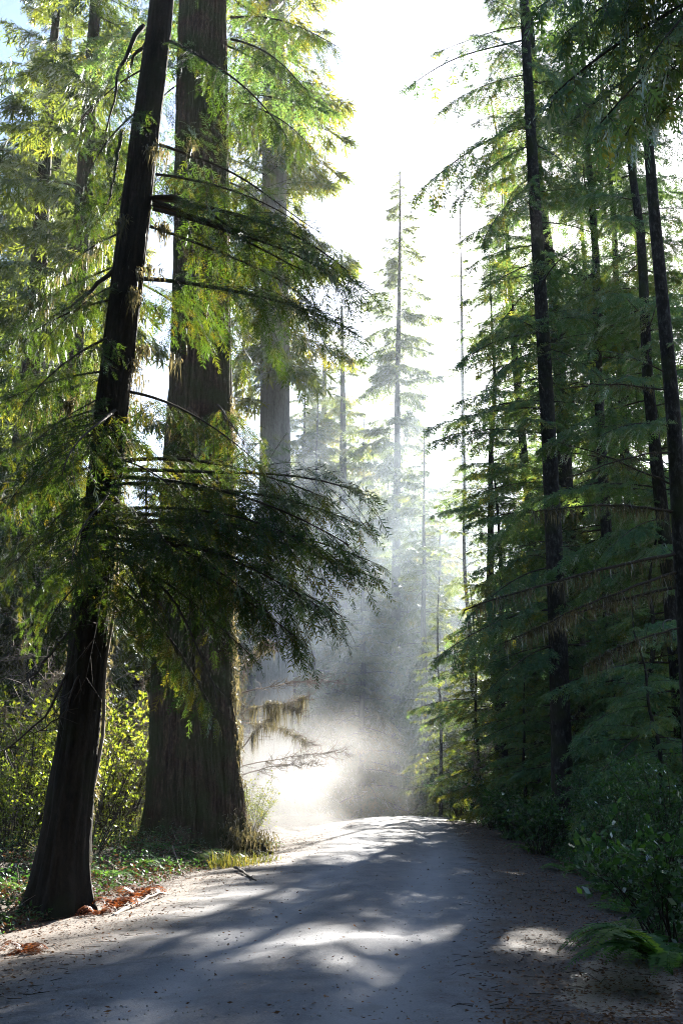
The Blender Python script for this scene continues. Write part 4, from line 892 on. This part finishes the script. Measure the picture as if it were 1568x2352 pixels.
# bare mossy saplings lit in the dust behind the redwood
def bare_tree(name, label, base, limbs, rng, mat, moss_n=0, twigs=40, r0=.03):
    t = thing(name, label, 'tree', base); A = Acc()
    for (a, b, sg, mz) in limbs:
        W = Acc(); a = np.asarray(a) - base; b = np.asarray(b) - base; p = curve(a, b, sg, 14, .05, rng); L = np.linalg.norm(b - a); tube(W, p, np.linspace(r0, r0 * .2, 14), 5)
        for k in range(twigs):
            i = rng.integers(3, 14); q = p[i]; d = (p[-1] - p[0]) / L * rng.uniform(.1, .7) + rng.normal(0, .4, 3); d[2] = d[2] * .6 - .05; d *= L * .16
            c = curve(q, q + d, -.04, 5, .015, rng); tube(W, c, np.linspace(.011, .005, 5), 3)
            for m in range(4): w = c[rng.integers(1, 5)]; e = w + rng.normal(0, .1, 3) + d * .15; sticks(W, w[None], e[None], .006, .003)
        if mz: moss_strands(A, p[2:], moss_n * 2, .06, mz, .008, rng, .06)
        obj('branch', acc_mesh(name + '_branch', W, mat), t)
    if A.n: o = obj('moss', acc_mesh(name + '_moss', A, M['moss']), t); o['kind'] = 'stuff'
    return t
rng = np.random.default_rng(71)
bA = on_ground(548, 33)
bare_tree('bare_sapling', 'bare twiggy sapling hung with glowing moss beside the great redwood', bA, [(bA, at(560, 1500, 33), 0, .2), (at(555, 1720, 33), at(700, 1600, 32), .25, .9), (at(555, 1640, 33), at(690, 1640, 31.5), .3, .8), (at(556, 1560, 33), at(640, 1490, 32.5), .6, .4), (at(556, 1590, 33), at(780, 1560, 32), .1, 0), (at(555, 1760, 33), at(790, 1715, 32), .1, 0), (at(556, 1780, 33), at(740, 1760, 31.5), .1, 0), (at(556, 1660, 33), at(720, 1700, 33), .2, .4)], rng, M['twig_pale'], 300, 60, .022)
bB = on_ground(300, 30)
bare_tree('bare_thicket', 'bare twiggy thicket between the leaning cedar and the great redwood', bB, [(bB, at(250, 1500, 29), 0, 0), (bB, at(330, 1560, 30), 0, .2), (bB, at(210, 1600, 29), 0, .2), (bB, at(345, 1690, 29), .2, .4), (at(290, 1800, 30), at(200, 1690, 29), .2, .4), (at(300, 1750, 30), at(240, 1640, 28.6), .1, .2)], rng, M['twig_pale'], 120, 60, .03)
bC = on_ground(30, 27)
bare_tree('bare_thicket', 'bare tangle of twigs left of the leaning cedar trunk', bC, [(bC, at(-20, 1450, 27), 0, .2), (bC, at(60, 1420, 27), 0, .2), (bC, at(110, 1500, 26), 0, 0), (bC, at(130, 1620, 26.5), .1, .3), (at(40, 1700, 27), at(-40, 1600, 26), .2, .3), (at(50, 1640, 27), at(140, 1560, 26), .2, .2)], rng, M['twig_pale'], 120, 60, .03)
bD = on_ground(1105, 41)
bare_tree('bare_sapling', 'sunlit bare twigs at the bend before the dark right forest', bD, [(bD, at(1110, 1650, 41), 0, 0), (at(1105, 1800, 41), at(1080, 1720, 40.5), .05, 0), (at(1106, 1780, 41), at(1140, 1700, 40.5), .05, 0), (at(1105, 1840, 41), at(1140, 1790, 40.4), .05, 0), (at(1105, 1850, 41), at(1070, 1800, 40.4), .05, 0)], rng, M['twig_pale'], 0, 50, .02)
# leaning wands beside the redwood
t = thing('leaning_wands', 'thin leaning brown stems right of the leaning cedar foot', 'shrub', on_ground(225, 20))
for (a, b, c, d) in [(205, 1960, 300, 1640), (215, 1960, 335, 1700), (225, 1965, 330, 1790), (210, 1950, 260, 1700), (230, 1960, 310, 1850), (222, 1955, 345, 1740)]:
    W = Acc(); tube(W, curve(at(a, b, 20), at(c, d, 20.5), .1, 9, .02, rng) - on_ground(225, 20), np.linspace(.014, .005, 9), 5); obj('stem', acc_mesh('wand', W, M['twig']), t)

# ------------------------------------------------------------------ things lying on the ground
def stick(name, label, pix, r, mat, rng, forks=0, group=None):
    P = np.array([G(*p) + np.array([0, 0, r * .9 + .01 + (p[2] if len(p) > 2 else 0)]) if len(p) == 2 else G(p[0], p[1]) + np.array([0, 0, p[2]]) for p in pix]); b = P[0].copy(); P = P - b
    n = 14; t = np.linspace(0, 1, len(P)); tt = np.linspace(0, 1, n); Q = np.stack([np.interp(tt, t, P[:, k]) for k in range(3)], 1) + rng.normal(0, r * .25, (n, 3))
    W = Acc(); tube(W, Q, np.linspace(r, r * .45, n) * rng.uniform(.85, 1.15, n), 7)
    for k in range(forks): q = Q[rng.integers(3, n)]; e = q + np.array([rng.normal(0, .12), rng.normal(0, .12), rng.uniform(.0, .06)]); tube(W, [q, e], [r * .4, r * .2], 5)
    return tag(obj(name, acc_mesh(name, W, mat), None, b), label, 'stick', None, group)
G = lambda px, py: ground_at(px, py)
stick('fallen_stick', 'pale bleached stick lying beside the orange bracken', [(258, 2112, .03), (300, 2095, .07), (345, 2078, .12), (380, 2065, .10)], .035, M['stick'], rng, 2)
stick('fallen_stick', 'short dark stick pointing at the road by the grass tufts', [(540, 2003, .12), (570, 2020, .06), (595, 2032, .03)], .03, M['twig'], rng, 1)
stick('fallen_stick', 'thin twig on the dark bank in front of the great redwood', [(395, 1975, .3), (415, 2010, .08), (440, 2022, .03)], .012, M['twig_pale'], rng, 1)
stick('fallen_stick', 'brown stick on the sunlit shoulder at the left picture edge', [(0, 2270), (40, 2268), (75, 2276), (112, 2290)], .016, M['litter'], rng, 1)
stick('fallen_stick', 'mossy pale stick poking out of the right verge above the damp patch', [(1430, 2168, .03), (1490, 2155, .12), (1550, 2140, .28)], .016, M['moss'], rng, 3)
for i, (x, y, x2, y2) in enumerate([(1445, 2278, 1510, 2282), (1375, 2292, 1440, 2300), (1300, 2318, 1385, 2312), (1345, 2355, 1420, 2335)]): pass
for (a, b, c, d, lb) in [(1330, 2262, 1412, 2268, 'thin dark twig lying across the upper damp patch'), (1275, 2290, 1345, 2287, 'short dark twig left of the damp patch on the right shoulder'), (1310, 2215, 1370, 2222, 'dark twig on the right shoulder near the verge'), (1240, 2120, 1300, 2124, 'dark twig on the shaded right shoulder beyond the damp patch')]:
    stick('fallen_twig', lb, [(a, b), ((a + c) / 2, (b + d) / 2 + 3), (c, d)], .010, M['twig'], rng, 2, 'twigs on the right shoulder')
# leaf litter, twig litter, gravel
def litter(name, label, n, rng, prob, size, mat, yr=(7.5, 45)):
    y = 7.5 + (yr[1] - 7.5) * rng.uniform(0, 1, n) ** 1.7; e0, e1 = edges(y); u = rng.uniform(-.22, 1.22, n); x = e0 + (e1 - e0) * u
    ok = rng.uniform(0, 1, n) < prob(u); x, y = x[ok], y[ok]; n = len(x); o = np.stack([x, y, H(x, y) + .045 + rng.uniform(0, .012, n)], 1)
    X = np.stack([rng.normal(size=n), rng.normal(size=n), rng.normal(0, .15, n)], 1); Z = np.array([0, 0, 1]) + rng.normal(0, .3, (n, 3))
    A = Acc(); A.soup(leaf_tris(o, X, Z, size * rng.uniform(.4, 1.5, n), .5), np.repeat(rng.uniform(0, 1, n), 2)); tag(obj(name, acc_mesh(name, A, mat)), label, kind='stuff')
rng = np.random.default_rng(90)
pr = lambda u: np.clip(np.where(u < .3, 1 - (u - .0) / .28, np.where(u > .72, (u - .70) / .18, .03)), .03, 1)
litter('fallen_leaves', 'small brown leaves and needles littering the road shoulders', 110000, rng, pr, .038, M['litter'])
n = 1000; y = 8 + 30 * rng.uniform(0, 1, n) ** 1.6; e0, e1 = edges(y); u = np.where(rng.uniform(size=n) < .35, rng.uniform(-.05, .25, n), rng.uniform(.7, 1.05, n)); x = e0 + (e1 - e0) * u
a = rng.uniform(0, pi, n); L = rng.uniform(.02, .10, n); o = np.stack([x, y, H(x, y) + .05], 1); d = np.stack([np.cos(a) * L, np.sin(a) * L * .6, rng.normal(0, .006, n)], 1)
W = Acc(); sticks(W, o - d, o + d, .0035, .002); tag(obj('twig_litter', acc_mesh('twig_litter', W, M['twig'])), 'small dark twigs strewn over the road shoulders', kind='stuff')
n = 2600; y = 7.5 + 24 * rng.uniform(0, 1, n) ** 1.6; e0, e1 = edges(y); x = e0 + (e1 - e0) * rng.uniform(0, 1, n); r = rng.uniform(.004, .014, n)
T = np.array([[[1, 0, 0], [0, 1, 0], [0, 0, .8]], [[0, 1, 0], [-1, 0, 0], [0, 0, .8]], [[-1, 0, 0], [0, -1, 0], [0, 0, .8]], [[0, -1, 0], [1, 0, 0], [0, 0, .8]]], float)
A = Acc(); A.soup(place(T, np.stack([x, y, H(x, y) + .038], 1), rng.normal(0, 1, (n, 3)) * np.array([1, 1, .2]), np.array([0, 0, 1.]) + rng.normal(0, .2, (n, 3)), r), np.repeat(rng.uniform(0, 1, n), 4))
tag(obj('gravel', acc_mesh('gravel', A, M['stone'])), 'loose grit and small stones on the road', kind='stuff')

# ------------------------------------------------------------------ air: even haze, and dust hanging over the road
def box_mesh(name, a, b):
    V = np.array([[x, y, z] for x in (a[0], b[0]) for y in (a[1], b[1]) for z in (a[2], b[2])], float)
    F = np.array([[0, 1, 3, 2], [4, 6, 7, 5], [0, 4, 5, 1], [2, 3, 7, 6], [0, 2, 6, 4], [1, 5, 7, 3]]); return mesh_from(name, V, F)
m, n_, l = newmat('haze'); pv = n_.new('ShaderNodeVolumePrincipled'); pv.inputs['Color'].default_value = (.9, .93, 1, 1); pv.inputs['Density'].default_value = HAZE; pv.inputs['Anisotropy'].default_value = .3
o = n_.new('ShaderNodeOutputMaterial'); l.new(pv.outputs[0], o.inputs['Volume'])
hz = box_mesh('haze', (-950, -320, -4), (950, 1650, 75)); hz.materials.append(m); tag(obj('haze', hz), 'thin pale haze filling the forest air', kind='stuff')
def dust(name, label, c, rad, dens, seed, tone=(.95, .92, .88, 1)):
    m, n_, l = newmat('dust'); tc = n_.new('ShaderNodeTexCoord'); nz = n_.new('ShaderNodeTexNoise'); nz.inputs['Scale'].default_value = 1.7; nz.inputs['Detail'].default_value = 3; nz.inputs['Roughness'].default_value = .55
    mp = n_.new('ShaderNodeMapping'); mp.inputs['Location'].default_value = (seed, seed * 2, 0); l.new(tc.outputs['Object'], mp.inputs[0]); l.new(mp.outputs[0], nz.inputs[0])
    ln = n_.new('ShaderNodeVectorMath'); ln.operation = 'LENGTH'; l.new(tc.outputs['Object'], ln.inputs[0])
    fo = n_.new('ShaderNodeMapRange'); fo.interpolation_type = 'SMOOTHSTEP'; fo.inputs[1].default_value = .98; fo.inputs[2].default_value = .0; l.new(ln.outputs['Value'], fo.inputs[0])
    cr = n_.new('ShaderNodeMapRange'); cr.interpolation_type = 'SMOOTHSTEP'; cr.inputs[1].default_value = .30; cr.inputs[2].default_value = .72; cr.inputs[4].default_value = dens; l.new(nz.outputs['Fac'], cr.inputs[0])
    mu = n_.new('ShaderNodeMath'); mu.operation = 'MULTIPLY'; l.new(fo.outputs[0], mu.inputs[0]); l.new(cr.outputs[0], mu.inputs[1])
    pv = n_.new('ShaderNodeVolumePrincipled'); pv.inputs['Color'].default_value = tone; pv.inputs['Anisotropy'].default_value = .4; l.new(mu.outputs[0], pv.inputs['Density'])
    o = n_.new('ShaderNodeOutputMaterial'); l.new(pv.outputs[0], o.inputs['Volume'])
    seg, rg_ = 20, 12; th = np.linspace(0, pi, rg_ + 1); ph = np.arange(seg) * 2 * pi / seg
    V = np.array([[sin(a) * cos(b), sin(a) * sin(b), cos(a)] for a in th for b in ph]); i = np.arange(rg_)[:, None] * seg; j = np.arange(seg)[None]; j2 = (j + 1) % seg
    F = np.stack([i + j, i + seg + j, i + seg + j2, i + j2], -1).reshape(-1, 4)
    me = mesh_from(name, V, F); me.materials.append(m); ob_ = obj(name, me, None, c); ob_.scale = rad; tag(ob_, label, kind='stuff')
dust('dust', 'bright dust hanging over the left road edge behind the redwood', at(655, 1840, 37) , (6.5, 12, 4.2), .085, 1.0, (.93, .93, .93, 1))
#dust('dust', 'brown dust drifting low over the crest', at(860, 1830, 46), (7.5, 10, 3.4), .022, 3.0)
dust('dust', 'pale mist of settling dust among the far trees', np.array([-8.0, 80, 12.0]), (42, 47, 36), .011, 5.0, (.72, .86, 1.0, 1))
dust('dust', 'bluish veil of fine dust hanging between the redwood and the bend', at(760, 1480, 50), (9, 15, 12), .018, 7.0, (.72, .86, 1.0, 1))

# the forest goes on behind the viewer
rg = np.random.default_rng(99)
forest_mass('forest_behind', 'forest on both sides of the road behind the viewer', [(-9 - rg.uniform(0, 6), y) for y in np.linspace(-34, 2, 8)] + [(8 + rg.uniform(0, 7), y) for y in np.linspace(-34, 2, 8)] + [(rg.uniform(-12, 8), -48 - rg.uniform(0, 10)) for i in range(6)], [c for c in low_src.children if c.name.startswith(('crown', 'trunk'))])
